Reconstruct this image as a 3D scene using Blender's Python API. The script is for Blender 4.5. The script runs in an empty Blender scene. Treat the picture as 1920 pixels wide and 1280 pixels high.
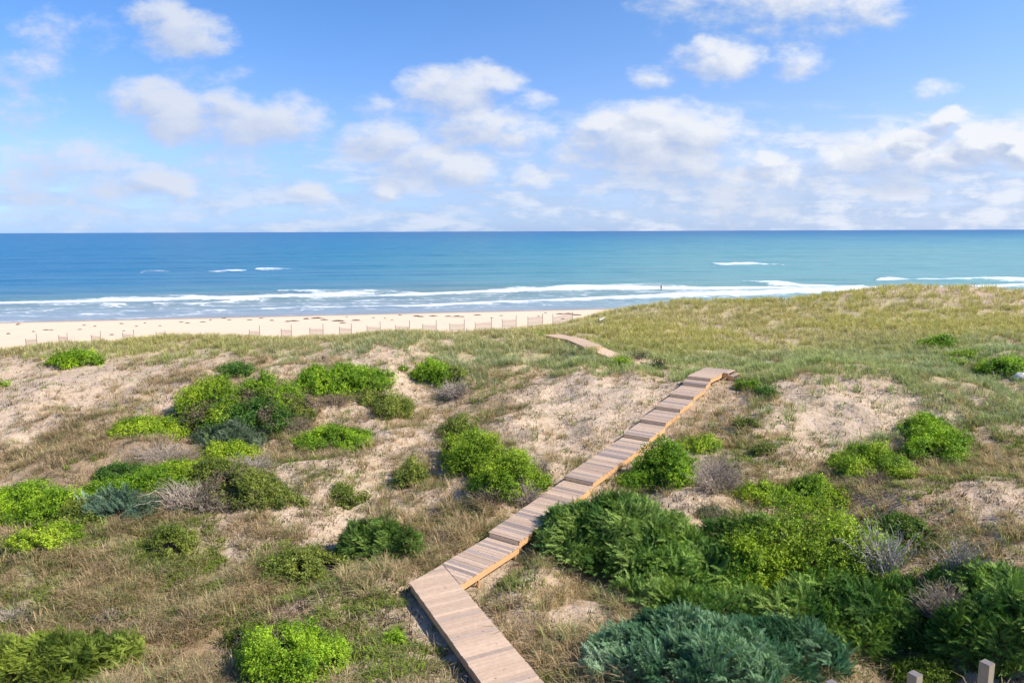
import bpy, math, random
import numpy as np
from mathutils import Matrix, Vector

random.seed(7)
RNG = np.random.default_rng(11)
SC = bpy.context.scene
COL = SC.collection

# ------------------------------------------------------------------ camera
CAMZ = 16.0
F = 1370.0                       # focal length in pixels of the 1920 px wide photograph
PITCH = math.atan(206.5 / F)
ROLL = math.radians(0.21)
cr, sr, cp, sp = math.cos(ROLL), math.sin(ROLL), math.cos(PITCH), math.sin(PITCH)
cam_d = bpy.data.cameras.new("camera")
cam = bpy.data.objects.new("camera", cam_d)
COL.objects.link(cam)
cam_d.sensor_width = 36.0
cam_d.lens = F / 1920 * 36.0
cam_d.clip_start = 0.1
cam_d.clip_end = 200000
RT = Vector((cr, -sr * sp, -sr * cp)); UP = Vector((sr, cr * sp, cr * cp)); BK = RT.cross(UP)
m = Matrix.Identity(4)
for i in range(3):
    m[i][0], m[i][1], m[i][2] = RT[i], UP[i], BK[i]
m[2][3] = CAMZ
cam.matrix_world = m
SC.camera = cam

# ------------------------------------------------------------------ light
SUN_AZ, SUN_EL = 108.0, 44.0     # degrees clockwise from the view axis (+Y), degrees up
SKY_STRENGTH = 0.118
EXPOSURE = 0.85
SC.view_settings.view_transform = 'Standard'
SC.view_settings.look = 'None'
SC.view_settings.exposure = EXPOSURE
SC.view_settings.gamma = 1.0
sun_d = bpy.data.lights.new("sun", 'SUN')
sun_d.energy = 3.8
sun_d.angle = math.radians(0.53)
sun_d.color = (1.0, 0.91, 0.78)
sun = bpy.data.objects.new("sun", sun_d)
COL.objects.link(sun)
a, e = math.radians(SUN_AZ), math.radians(SUN_EL)
sdir = Vector((math.sin(a) * math.cos(e), math.cos(a) * math.cos(e), math.sin(e)))
sun.rotation_euler = sdir.to_track_quat('Z', 'Y').to_euler()


def ray(px, py):
    u = px - 960.0; v = 640.0 - py
    u2 = u * cr + v * sr; v2 = v * cr - u * sr
    return np.array([u2, F * cp + v2 * sp, -F * sp + v2 * cp])


def at(px, py, z):
    """point of height z seen at photograph pixel px, py"""
    d = ray(px, py)
    t = (z - CAMZ) / d[2]
    return np.array([d[0] * t, d[1] * t, z])


def project(x, y, z):
    X = x; Y = y; Z = z - CAMZ
    dep = Y * cp - Z * sp
    v2 = (Y * sp + Z * cp) / dep * F
    u2 = X / dep * F
    u = u2 * cr - v2 * sr; v = v2 * cr + u2 * sr
    return 960 + u, 640 - v, dep


# ------------------------------------------------------------------ world: sky with clouds
def build_world():
    w = bpy.data.worlds.new("World")
    SC.world = w
    w.use_nodes = True
    nt = w.node_tree; N = nt.nodes; L = nt.links
    N.clear()

    def nd(t, **k):
        n = N.new(t)
        for a_, b_ in k.items(): setattr(n, a_, b_)
        return n

    def math_(op, a_, b_=None, c_=None, clamp=False):
        n = nd('ShaderNodeMath', operation=op, use_clamp=clamp)
        for i_, v_ in enumerate((a_, b_, c_)):
            if v_ is None: continue
            if isinstance(v_, (int, float)): n.inputs[i_].default_value = v_
            else: L.new(v_, n.inputs[i_])
        return n.outputs[0]

    def mixc(f, a_, b_, mode='MIX'):
        n = nd('ShaderNodeMix', data_type='RGBA', blend_type=mode)
        for s_, v_ in ((0, f), (6, a_), (7, b_)):
            if isinstance(v_, (int, float)): n.inputs[s_].default_value = v_
            elif isinstance(v_, tuple): n.inputs[s_].default_value = (*v_, 1)
            else: L.new(v_, n.inputs[s_])
        return n.outputs[2]

    def smooth(x, lo, hi):
        n = nd('ShaderNodeMapRange', interpolation_type='SMOOTHSTEP')
        L.new(x, n.inputs[0]); n.inputs[1].default_value = lo; n.inputs[2].default_value = hi
        return n.outputs[0]
    out = nd('ShaderNodeOutputWorld'); bg = nd('ShaderNodeBackground')
    bg.inputs[1].default_value = SKY_STRENGTH
    L.new(bg.outputs[0], out.inputs[0])
    sky = nd('ShaderNodeTexSky', sky_type='NISHITA', sun_disc=False)
    sky.sun_elevation = math.radians(SUN_EL)
    sky.sun_rotation = math.radians(SUN_AZ)
    sky.altitude = 0; sky.air_density = 1.0; sky.dust_density = 0.4; sky.ozone_density = 2.0
    tc = nd('ShaderNodeTexCoord')
    sep = nd('ShaderNodeSeparateXYZ'); L.new(tc.outputs['Generated'], sep.inputs[0])
    ay = math_('MAXIMUM', math_('ABSOLUTE', sep.outputs[1]), 0.12)
    X = math_('DIVIDE', sep.outputs[0], ay); Z = math_('DIVIDE', sep.outputs[2], ay)
    # warped coordinates
    cb = nd('ShaderNodeCombineXYZ'); L.new(X, cb.inputs[0]); L.new(math_('MULTIPLY', Z, 1.6), cb.inputs[1])
    wn = nd('ShaderNodeTexNoise'); wn.inputs['Scale'].default_value = 7; wn.inputs['Detail'].default_value = 5
    wn.inputs['Roughness'].default_value = 0.6
    L.new(cb.outputs[0], wn.inputs['Vector'])
    ws = nd('ShaderNodeSeparateXYZ'); L.new(wn.outputs['Color'], ws.inputs[0])
    n_a = math_('SUBTRACT', ws.outputs[0], 0.5); n_b = math_('SUBTRACT', ws.outputs[1], 0.5)
    XW = math_('MULTIPLY_ADD', n_a, 0.075, X); ZW = math_('MULTIPLY_ADD', n_b, 0.045, Z)
    K = 2.0   # clouds are about twice as wide as tall
    blobs = [  # px, py, rx, weight
        (300, 30, 62, .9), (345, 62, 85, 1.0), (40, 128, 85, .5), (30, 200, 80, .4), (120, 60, 80, .28), (390, 150, 60, .2),
        (280, 185, 85, 1.0), (350, 215, 105, 1.0), (428, 198, 75, .95), (520, 228, 95, 1.0), (450, 238, 110, .85),
        (110, 305, 95, .62), (60, 330, 110, .45), (300, 340, 70, .95), (200, 345, 110, .4), (420, 303, 70, .45),
        (715, 268, 82, 1.0), (790, 300, 90, .85), (860, 322, 80, .85), (850, 172, 100, .95), (925, 160, 55, .8), (710, 195, 55, .45),
        (890, 232, 95, .95), (960, 250, 85, .75), (990, 190, 35, .4),
        (1130, 232, 55, 1.0), (1210, 215, 68, 1.15), (1290, 245, 105, 1.15), (1190, 262, 130, 1.1), (1270, 285, 150, .9), (1130, 285, 110, .6),
        (1350, 108, 80, .85), (1330, 80, 40, .7), (1235, 140, 45, .6), (1490, 118, 62, .6),
        (1330, -12, 120, .45), (1500, -8, 150, .65), (1630, 6, 85, .7),
        (1758, 170, 40, .5), (1795, 212, 36, .95), (1740, 245, 45, .95), (1716, 262, 38, 1.15), (1712, 275, 30, 1.1), (1770, 226, 34, 1.2), (1800, 208, 26, 1.2), (1840, 270, 50, 1.5), (1882, 258, 44, 1.6), (1905, 285, 60, 1.5),
        (1800, 300, 75, .9), (1865, 268, 90, 1.25), (1930, 285, 80, 1.25), (1440, 302, 46, .9), (1560, 308, 60, .6), (1680, 300, 120, .85),
        (1000, 338, 42, .7), (730, 352, 42, .8), (585, 358, 50, .7), (1400, 330, 160, .6), (1000, 255, 60, .4)]

    def field(dx, dz):
        xx = math_('ADD', XW, dx) if dx else XW
        zz = math_('MULTIPLY', math_('ADD', ZW, dz) if dz else ZW, K)
        s2 = math_('MULTIPLY_ADD', xx, xx, math_('MULTIPLY', zz, zz))
        cmb = nd('ShaderNodeCombineXYZ')
        L.new(xx, cmb.inputs[0]); L.new(zz, cmb.inputs[1]); L.new(s2, cmb.inputs[2])
        acc = None
        for (bx, by, br, bw) in blobs:
            d = ray(bx, by); cx = d[0] / d[1]; cz = d[2] / d[1] * K; r = br * 1.15 / F
            vd = nd('ShaderNodeVectorMath', operation='DOT_PRODUCT')
            L.new(cmb.outputs[0], vd.inputs[0])
            vd.inputs[1].default_value = (2 * cx / r ** 2 * bw, 2 * cz / r ** 2 * bw, -bw / r ** 2)
            v_ = math_('ADD', vd.outputs['Value'], bw * (1 - (cx * cx + cz * cz) / r ** 2))
            acc = v_ if acc is None else math_('MAXIMUM', acc, v_)
        return math_('MAXIMUM', acc, -0.6)
    f0 = field(0, 0)
    f1 = field(0.012, 0.016)
    # billow detail
    cb2 = nd('ShaderNodeCombineXYZ'); L.new(X, cb2.inputs[0]); L.new(math_('MULTIPLY', Z, 1.7), cb2.inputs[1])
    dn = nd('ShaderNodeTexNoise'); dn.inputs['Scale'].default_value = 19; dn.inputs['Detail'].default_value = 8
    dn.inputs['Roughness'].default_value = 0.6
    L.new(cb2.outputs[0], dn.inputs['Vector'])
    dd = math_('SUBTRACT', dn.outputs[0], 0.5)   # billows
    dens = math_('MULTIPLY_ADD', dd, 2.1, f0)
    alpha = math_('MULTIPLY', smooth(dens, -0.12, 0.95), 0.96)
    relief = math_('MAXIMUM', math_('SUBTRACT', f0, f1), -0.22)
    lit = math_('MULTIPLY_ADD', relief, 1.5, math_('MULTIPLY_ADD', dd, 1.6, 0.52), clamp=True)
    ccol = mixc(lit, (2.3, 2.75, 3.75), (4.3, 4.4, 4.6))
    # right part of the sky is brighter, left clouds greyer
    side = smooth(X, -0.7, 0.6)
    ccol = mixc(math_('MULTIPLY', math_('SUBTRACT', 1.0, side), 0.5), ccol, (2.3, 2.8, 3.9))
    # layered bank near the horizon
    cb3 = nd('ShaderNodeCombineXYZ'); L.new(math_('MULTIPLY', X, 8.0), cb3.inputs[0]); L.new(math_('MULTIPLY', Z, 38.0), cb3.inputs[1])
    hn = nd('ShaderNodeTexNoise'); hn.inputs['Scale'].default_value = 1.0; hn.inputs['Detail'].default_value = 6
    hn.inputs['Roughness'].default_value = 0.58
    L.new(cb3.outputs[0], hn.inputs['Vector'])
    zr = nd('ShaderNodeValToRGB'); L.new(math_('MULTIPLY', Z, 5.0), zr.inputs[0])
    el = zr.color_ramp.elements
    el[0].position = 0.0; el[0].color = (.40,) * 3 + (1,)
    el[1].position = 1.0; el[1].color = (0, 0, 0, 1)
    for p_, v_ in ((.06, .44), (.2, .56), (.38, .46), (.55, .2), (.75, .05)):
        q = el.new(p_); q.color = (v_, v_, v_, 1)
    cov = math_('MULTIPLY_ADD', side, 0.25, zr.outputs[0])
    hd = math_('ADD', math_('MULTIPLY', math_('SUBTRACT', hn.outputs[0], 0.5), 2.6), cov)
    ha = math_('MULTIPLY', math_('MULTIPLY', smooth(hd, 0.1, 0.9), 0.88), smooth(math_('MULTIPLY', Z, 5.0), 0.95, 0.55))
    hc = mixc(smooth(math_('ADD', hn.outputs[0], math_('MULTIPLY', dd, 0.7)), 0.42, 0.66), (2.3, 2.95, 4.1), (3.9, 4.1, 4.6))
    hc = mixc(side, mixc(0.5, hc, (2.1, 2.9, 4.2)), hc)
    # clear sky colour
    tr = nd('ShaderNodeValToRGB'); L.new(math_('MULTIPLY', Z, 2.0), tr.inputs[0])
    te = tr.color_ramp.elements
    te[0].position = 0.0; te[0].color = (.36, .55, 1.12, 1)
    te[1].position = 1.0; te[1].color = (.34, .55, .86, 1)
    for p_, c_ in ((.08, (.41, .54, .96)), (.25, (.48, .59, .88)), (.55, (.40, .60, .88))):
        q = te.new(p_); q.color = (*c_, 1)
    tint = mixc(smooth(X, -0.3, 0.7), tr.outputs[0], mixc(1.0, tr.outputs[0], (1.45, 1.2, 1.05), 'MULTIPLY'))
    base = mixc(1.0, sky.outputs[0], tint, 'MULTIPLY')
    gam = nd('ShaderNodeGamma'); L.new(base, gam.inputs[0]); gam.inputs[1].default_value = 1.0
    c1 = mixc(ha, gam.outputs[0], hc)
    c2 = mixc(alpha, c1, ccol)
    L.new(c2, bg.inputs[0])


SKY_TINT = (0.85, 0.95, 1.15)
build_world()


# ------------------------------------------------------------------ noise
def _hash(ix, iy, iz, seed):
    h = (ix * 374761393 + iy * 668265263 + iz * 2147483647 + seed * 974711) & 0xFFFFFFFF
    h = ((h ^ (h >> 13)) * 1274126177) & 0xFFFFFFFF
    h = h ^ (h >> 16)
    return (h & 0xFFFF) / 65535.0


def vnoise(x, y, z=None, seed=0):
    x = np.asarray(x, float); y = np.asarray(y, float)
    z = np.zeros_like(x) if z is None else np.asarray(z, float)
    fx, fy, fz = np.floor(x), np.floor(y), np.floor(z)
    ix, iy, iz = fx.astype(np.int64), fy.astype(np.int64), fz.astype(np.int64)
    tx, ty, tz = x - fx, y - fy, z - fz
    tx = tx * tx * (3 - 2 * tx); ty = ty * ty * (3 - 2 * ty); tz = tz * tz * (3 - 2 * tz)
    r = 0
    for dz in (0, 1):
        wz = tz if dz else 1 - tz
        if dz and not np.any(tz): continue
        for dx in (0, 1):
            for dy in (0, 1):
                w = (tx if dx else 1 - tx) * (ty if dy else 1 - ty) * wz
                r = r + w * _hash(ix + dx, iy + dy, iz + dz, seed)
    return r


def fbm(x, y, z=None, oct=4, seed=0, gain=0.5):
    s = 0; a_ = 1; t = 0
    for o in range(oct):
        f = 2.03 ** o
        s = s + a_ * vnoise(np.asarray(x) * f, np.asarray(y) * f, None if z is None else np.asarray(z) * f, seed + o * 17)
        t += a_; a_ *= gain
    return s / t


def sstep(x, lo, hi):
    t = np.clip((np.asarray(x, float) - lo) / (hi - lo), 0, 1)
    return t * t * (3 - 2 * t)


# ------------------------------------------------------------------ mesh helpers
def mesh_np(name, verts, faces, mat, parent=None, col=None, smooth=False, extra=None, link=True):
    """verts (n,3); faces list of index arrays, each (m,k)"""
    me = bpy.data.meshes.new(name)
    verts = np.asarray(verts, np.float32)
    if not isinstance(faces, (list, tuple)): faces = [faces]
    faces = [f for f in faces if len(f)]
    loops = np.concatenate([f.ravel() for f in faces]).astype(np.int32)
    tot = np.concatenate([np.full(len(f), f.shape[1], np.int32) for f in faces])
    st = np.concatenate([[0], np.cumsum(tot)[:-1]]).astype(np.int32)
    me.vertices.add(len(verts)); me.vertices.foreach_set('co', verts.ravel())
    me.loops.add(len(loops)); me.loops.foreach_set('vertex_index', loops)
    me.polygons.add(len(tot)); me.polygons.foreach_set('loop_start', st)
    me.polygons.foreach_set('use_smooth', np.full(len(tot), smooth, bool))
    if col is not None:
        at_ = me.attributes.new('col', 'FLOAT_COLOR', 'POINT')
        c = np.ones((len(verts), 4), np.float32); c[:, :3] = col
        at_.data.foreach_set('color', c.ravel())
    for k, v in (extra or {}).items():
        at_ = me.attributes.new(k, 'FLOAT', 'POINT')
        at_.data.foreach_set('value', np.asarray(v, np.float32))
    me.update(calc_edges=True)
    me.materials.append(mat)
    o = bpy.data.objects.new(name, me)
    if link: COL.objects.link(o)
    if parent is not None: o.parent = parent
    return o


class MB:
    """collects boxes, prisms and tubes with a colour value"""
    def __init__(s): s.v = []; s.f = []; s.c = []; s.n = 0

    def poly(s, pts, faces, c=(1, 1, 1)):
        for f in faces: s.f.append([i + s.n for i in f])
        s.v += [tuple(p) for p in pts]; s.c += [c] * len(pts); s.n += len(pts)

    def prism(s, bottom, top, c=(1, 1, 1)):
        n = len(bottom)
        fs = [list(range(n))[::-1], list(range(n, 2 * n))]
        for i in range(n):
            j = (i + 1) % n
            fs.append([i, j, n + j, n + i])
        s.poly(list(bottom) + list(top), fs, c)

    def box(s, c0, ax, ay, az, c=(1, 1, 1)):
        """box centred on c0 with half axes"""
        c0, ax, ay, az = map(lambda q: np.asarray(q, float), (c0, ax, ay, az))
        b = [c0 - ax - ay - az, c0 + ax - ay - az, c0 + ax + ay - az, c0 - ax + ay - az]
        t = [p + 2 * az for p in b]
        s.prism(b, t, c)

    def obj(s, name, mat, parent=None, loc=None, smooth=False):
        me = bpy.data.meshes.new(name)
        v = np.array(s.v, float)
        if loc is not None: v = v - np.asarray(loc)
        me.from_pydata([tuple(p) for p in v], [], s.f)
        at_ = me.attributes.new('col', 'FLOAT_COLOR', 'POINT')
        c = np.ones((len(v), 4), np.float32); c[:, :3] = np.array(s.c)
        at_.data.foreach_set('color', c.ravel())
        for p in me.polygons: p.use_smooth = smooth
        me.materials.append(mat)
        o = bpy.data.objects.new(name, me)
        COL.objects.link(o)
        if parent is not None: o.parent = parent
        return o


def empty(name, loc, label, cat, group=None):
    o = bpy.data.objects.new(name, None)
    o.empty_display_size = 0.2
    o.location = [float(q) for q in loc]
    COL.objects.link(o)
    tag(o, label, cat, group)
    return o


def tag(o, label=None, cat=None, group=None, kind=None):
    if label: o['label'] = label
    if cat: o['category'] = cat
    if group: o['group'] = group
    if kind: o['kind'] = kind
    return o


# ------------------------------------------------------------------ materials
def new_mat(name):
    mt = bpy.data.materials.new(name); mt.use_nodes = True
    nt = mt.node_tree; nt.nodes.clear()
    out = nt.nodes.new('ShaderNodeOutputMaterial')
    return mt, nt, out


class G:
    """small node graph helper"""
    def __init__(s, nt): s.nt = nt; s.N = nt.nodes; s.L = nt.links

    def nd(s, t, **k):
        n = s.N.new(t)
        for a_, b_ in k.items(): setattr(n, a_, b_)
        return n

    def put(s, sock, v):
        if isinstance(v, (int, float)): sock.default_value = v
        elif isinstance(v, tuple): sock.default_value = (*v, 1) if len(sock.default_value) == 4 and len(v) == 3 else v
        else: s.L.new(v, sock)

    def math(s, op, a_, b_=None, c_=None, clamp=False):
        n = s.nd('ShaderNodeMath', operation=op, use_clamp=clamp)
        for i_, v_ in enumerate((a_, b_, c_)):
            if v_ is not None: s.put(n.inputs[i_], v_)
        return n.outputs[0]

    def mix(s, f, a_, b_, mode='MIX'):
        n = s.nd('ShaderNodeMix', data_type='RGBA', blend_type=mode)
        s.put(n.inputs[0], f); s.put(n.inputs[6], a_); s.put(n.inputs[7], b_)
        return n.outputs[2]

    def noise(s, scale, detail=4, rough=0.55, vec=None, dist=0.0, out=0):
        n = s.nd('ShaderNodeTexNoise')
        n.inputs['Scale'].default_value = scale; n.inputs['Detail'].default_value = detail
        n.inputs['Roughness'].default_value = rough; n.inputs['Distortion'].default_value = dist
        if vec is not None: s.L.new(vec, n.inputs['Vector'])
        return n.outputs[out]

    def smooth(s, x, lo, hi, a_=0.0, b_=1.0):
        n = s.nd('ShaderNodeMapRange', interpolation_type='SMOOTHSTEP')
        s.put(n.inputs[0], x)
        for i_, v_ in enumerate((lo, hi, a_, b_)): n.inputs[i_ + 1].default_value = v_
        return n.outputs[0]

    def attr(s, name, fac=False):
        n = s.nd('ShaderNodeAttribute', attribute_name=name)
        return n.outputs['Fac' if fac else 'Color']

    def pos(s):
        return s.nd('ShaderNodeNewGeometry').outputs['Position']

    def scaled(s, vec, sc):
        n = s.nd('ShaderNodeVectorMath', operation='MULTIPLY')
        s.L.new(vec, n.inputs[0]); n.inputs[1].default_value = sc
        return n.outputs[0]


def foliage_mat(name, trans=0.35, rough=0.5, spec=0.25):
    mt, nt, out = new_mat(name); g = G(nt)
    c = g.attr('col')
    b = g.nd('ShaderNodeBsdfPrincipled')
    g.L.new(c, b.inputs['Base Color'])
    b.inputs['Roughness'].default_value = rough
    b.inputs['Specular IOR Level'].default_value = spec
    t = g.nd('ShaderNodeBsdfTranslucent')
    g.L.new(g.mix(1.0, c, (1.0, 1.1, 0.6), 'MULTIPLY'), t.inputs[0])
    mx = g.nd('ShaderNodeMixShader'); mx.inputs[0].default_value = trans
    g.L.new(b.outputs[0], mx.inputs[1]); g.L.new(t.outputs[0], mx.inputs[2])
    g.L.new(mx.outputs[0], out.inputs[0])
    return mt


def wood_mat(name, scale=(1, 1, 1), grain=0.25, rough=0.8):
    mt, nt, out = new_mat(name); g = G(nt)
    c = g.attr('col')
    p = g.pos()
    n1 = g.noise(9, 5, 0.6, p); n2 = g.noise(60, 3, 0.6, p)
    k = g.math('ADD', g.math('MULTIPLY_ADD', n1, grain * 2, 1 - grain), g.math('MULTIPLY_ADD', n2, grain, -grain / 2))
    vm = g.nd('ShaderNodeVectorMath', operation='SCALE')
    g.L.new(c, vm.inputs[0]); g.L.new(k, vm.inputs['Scale'])
    # knots
    vo = g.nd('ShaderNodeTexVoronoi'); vo.inputs['Scale'].default_value = 3.4
    g.L.new(p, vo.inputs['Vector'])
    kn = g.smooth(vo.outputs['Distance'], 0.13, 0.07)
    col = g.mix(g.math('MULTIPLY', kn, 0.7), vm.outputs[0], (0.12, 0.07, 0.05))
    b = g.nd('ShaderNodeBsdfPrincipled')
    g.L.new(col, b.inputs['Base Color']); b.inputs['Roughness'].default_value = rough
    b.inputs['Specular IOR Level'].default_value = 0.2
    bp = g.nd('ShaderNodeBump'); bp.inputs['Strength'].default_value = 0.3; bp.inputs['Distance'].default_value = 0.01
    g.L.new(n2, bp.inputs['Height']); g.L.new(bp.outputs[0], b.inputs['Normal'])
    g.L.new(b.outputs[0], out.inputs[0])
    return mt


M_LEAF = foliage_mat('shrub_leaves', 0.30, 0.5, 0.3)
M_CEDAR = foliage_mat('cedar_foliage', 0.2, 0.6, 0.2)
M_GRASS = foliage_mat('grass_blades', 0.4, 0.7, 0.15)
M_TWIG = foliage_mat('bare_twigs', 0.0, 0.85, 0.1)
M_WOOD = wood_mat('weathered_deck_boards')


# ------------------------------------------------------------------ boardwalk course (needed by the dunes)
RISE = 0.165
W2 = 0.65
AZ = math.radians(35.03)
DU = np.array([math.sin(AZ), math.cos(AZ)])          # along the climbing run
DN = np.array([math.cos(AZ), -math.sin(AZ)])         # to its right
K1 = np.array([-0.31, 24.13])
RUN = [(5.19, 6.09), (10.51, 6.64), (12.34, 6.95), (14.08, 7.25), (15.85, 7.56), (17.61, 7.87), (18.27, 8.10)]
RUN = [(0.0, 5.50)] + RUN
RUN_END = (21.28, 8.12)
S1D = np.array([-math.sin(math.radians(25.6)), math.cos(math.radians(25.6))])
S1N = np.array([math.cos(math.radians(25.6)), math.sin(math.radians(25.6))])
S1P = np.array([-0.043, 16.21])
LOWZ = 5.28


def far_pts():
    raw = [(1312, 692.0, 7.05), (1196, 673.5, 7.2), (1155, 667.5, 7.55), (1114, 651.0, 7.92), (1112, 649, 8.07), (1079, 635.5, 7.95), (1034, 627.2, 7.85)]
    return [at(*q) for q in raw]


FAR = far_pts()
# centre line samples: x, y, ground height wanted, reach
course = []
for t in np.arange(0, 9, 0.5):
    p = S1P - S1D * 8 + S1D * t * 1.55
    course.append((p[0], p[1], LOWZ - 0.42))
prof_s = [-3.0] + [q[0] for q in RUN] + [RUN_END[0]]
prof_z = [LOWZ - 0.55, 4.85] + [q[1] - 0.50 for q in RUN[1:]] + [RUN_END[1] - 0.38]
for s in np.arange(-3.0, 21.5, 0.5):
    p = K1 + DU * s
    course.append((p[0], p[1], float(np.interp(s, prof_s, prof_z))))
for i in range(len(FAR) - 1):
    for t in np.linspace(0, 1, 6):
        p = FAR[i] * (1 - t) + FAR[i + 1] * t
        course.append((p[0], p[1], p[2] - (0.08 if i < 2 else 0.32)))
course = np.array(course)

# ------------------------------------------------------------------ dunes: control points (photo pixel, ground height)
CP = [(0, 1280, 4.3), (300, 1280, 4.5), (640, 1280, 4.7), (950, 1280, 4.85), (1250, 1280, 4.8), (1600, 1280, 4.6), (1920, 1280, 4.7),
      (0, 1130, 4.5), (400, 1130, 4.7), (700, 1130, 4.85), (1050, 1130, 4.9), (1400, 1130, 4.8), (1900, 1130, 5.4),
      (0, 1000, 4.7), (300, 1000, 4.9), (560, 1000, 5.0), (780, 1000, 5.1), (1300, 1000, 5.3), (1600, 1000, 5.4), (1900, 1000, 6.1),
      (0, 900, 5.0), (300, 900, 5.2), (600, 900, 5.3), (880, 900, 5.6), (1300, 900, 5.9), (1550, 900, 6.1), (1850, 900, 6.6),
      (0, 800, 5.4), (250, 800, 5.6), (500, 800, 5.8), (700, 800, 6.0), (900, 800, 6.2), (1080, 800, 6.4), (1350, 800, 6.7), (1500, 800, 6.9), (1800, 800, 7.2),
      (0, 720, 6.0), (200, 720, 6.25), (450, 720, 6.6), (700, 720, 6.9), (900, 720, 6.9), (1100, 720, 7.0), (1240, 715, 7.4), (1420, 715, 7.9), (1600, 720, 8.0), (1800, 720, 8.0),
      (0, 672, 6.5), (150, 670, 6.8), (400, 672, 7.1), (680, 672, 7.6), (800, 670, 7.5), (1000, 672, 7.3), (1100, 680, 7.2), (1230, 680, 7.1),
      (1430, 690, 7.9), (1600, 690, 7.9), (1450, 660, 7.1), (1450, 634, 7.2), (1600, 655, 7.2), (1300, 650, 7.1), (1800, 660, 7.9), (1900, 700, 8.0), (1280, 625, 7.4), (1700, 620, 7.9), (1900, 625, 8.1),
      (1140, 590, 8.1), (1200, 579, 8.2), (1300, 565, 8.5), (1400, 566, 8.4), (1500, 561, 8.6), (1600, 549, 9.0), (1700, 541, 9.4), (1800, 543, 9.4), (1920, 549, 9.2),
      (1300, 600, 7.6), (1500, 590, 7.9), (1700, 580, 8.5), (1900, 590, 8.5),
      (1085, 605, 8.0), (1020, 614, 7.9), (960, 618, 7.9), (860, 622, 8.0), (760, 619, 8.4), (680, 626, 8.0), (600, 629, 7.6), (500, 629, 7.45), (400, 627, 7.5), (330, 625, 7.4), (240, 637, 7.0), (170, 638, 6.95), (100, 640, 6.9), (30, 648, 6.6), (-60, 655, 6.5),
      (920, 650, 7.6), (760, 645, 8.0), (560, 655, 7.3), (300, 655, 7.0)]
INNER = [(1450, 660, 7.1), (1450, 634, 7.2), (1600, 655, 7.2), (1300, 650, 7.1), (1800, 660, 7.9)]
cpw = [at(*(q if not (q[1] < 662 and q not in INNER and q[0] < 1150) else (q[0], q[1] + 9, q[2] - 0.1))) for q in CP]


def shore(x, y):
    """metres inland of the water's edge"""
    return (148.3 + 0.176 * x - y) / math.hypot(1, 0.176)


def from_shore(x, d):
    return 148.3 + 0.176 * x - d * math.hypot(1, 0.176)


for x in (-100, -75, -50, -30, -10, 8, 26, 50, 80, 110):
    for d, z in ((-20, -1.6), (0, 0.0), (20, 1.0), (42, 2.6), (58, 4.2)):
        if x > 40 and d > 50: continue
        cpw.append(np.array([x, from_shore(x, d), z]))
    if x <= 8:
        pass
for x, y, z in ((-30, 4, 4.5), (0, 4, 4.8), (30, 4, 5), (-60, 30, 5.0), (-70, 50, 6.3), (60, 35, 7.0), (85, 60, 8.3), (100, 80, 9), (26, 84, 5.0), (50, 92, 5.6), (80, 96, 5.8)):
    cpw.append(np.array([x, y, z], float))
for px, py in ((-60, 655), (30, 649), (100, 641), (170, 639), (240, 638), (330, 627), (400, 629), (500, 631), (600, 631), (680, 628), (760, 621), (860, 624), (960, 620), (1020, 616)):
    d = ray(px, py + 16) / ray(px, py + 16)[1]
    cpw.append(np.array([d[0] * 66.5, 66.5, CAMZ + d[2] * 66.5 - .1]))
    d = ray(px, py + 14) / ray(px, py + 14)[1]
    cpw.append(np.array([d[0] * 71.5, 71.5, CAMZ + d[2] * 71.5 - .1]))
cpw = np.array(cpw)


def tps_fit(P):
    n = len(P); xy = P[:, :2] / 50.0
    r2 = ((xy[:, None] - xy[None]) ** 2).sum(-1)
    A = 0.5 * r2 * np.log(r2 + 1e-12)
    A[np.arange(n), np.arange(n)] = 0.0006
    Q = np.concatenate([np.ones((n, 1)), xy], 1)
    Mx = np.zeros((n + 3, n + 3)); Mx[:n, :n] = A; Mx[:n, n:] = Q; Mx[n:, :n] = Q.T
    b = np.zeros(n + 3); b[:n] = P[:, 2]
    return xy, np.linalg.solve(Mx, b)


_xy, _w = tps_fit(cpw)
GX = np.arange(-112, 121, 1.0); GY = np.arange(2, 181, 1.0)
gx, gy = np.meshgrid(GX, GY, indexing='ij')
qq = np.stack([gx.ravel(), gy.ravel()], 1) / 50.0
HH = np.zeros(len(qq))
for i in range(0, len(qq), 8000):
    q = qq[i:i + 8000]
    r2 = ((q[:, None] - _xy[None]) ** 2).sum(-1)
    HH[i:i + 8000] = (0.5 * r2 * np.log(r2 + 1e-12)) @ _w[:-3] + _w[-3] + q @ _w[-2:]
HH = HH.reshape(gx.shape)
# the beach and the sea bed follow the shore line alone
sd = shore(gx, gy)
bz = np.interp(sd, [-40, -20, 0, 20, 42, 58, 70], [-3.5, -1.6, 0.0, 1.0, 2.6, 4.2, 5.3])
wb = sstep(sd, 48, 30)
HH = HH * (1 - wb) + bz * wb


def base_h(x, y):
    x = np.clip(np.asarray(x, float), GX[0], GX[-1] - 0.01); y = np.clip(np.asarray(y, float), GY[0], GY[-1] - 0.01)
    fx = (x - GX[0]); fy = (y - GY[0])
    ix = fx.astype(int); iy = fy.astype(int); tx = fx - ix; ty = fy - iy
    return (HH[ix, iy] * (1 - tx) * (1 - ty) + HH[ix + 1, iy] * tx * (1 - ty) + HH[ix, iy + 1] * (1 - tx) * ty + HH[ix + 1, iy + 1] * tx * ty)


def course_dist(x, y):
    x = np.asarray(x, float); y = np.asarray(y, float)
    sh = x.shape; xf = x.ravel(); yf = y.ravel()
    D = np.full(len(xf), 1e3); Z = np.zeros(len(xf))
    for (cx, cy, cz) in course:
        d = np.hypot(xf - cx, yf - cy)
        k = d < D
        D[k] = d[k]; Z[k] = cz
    return D.reshape(sh), Z.reshape(sh)


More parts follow.
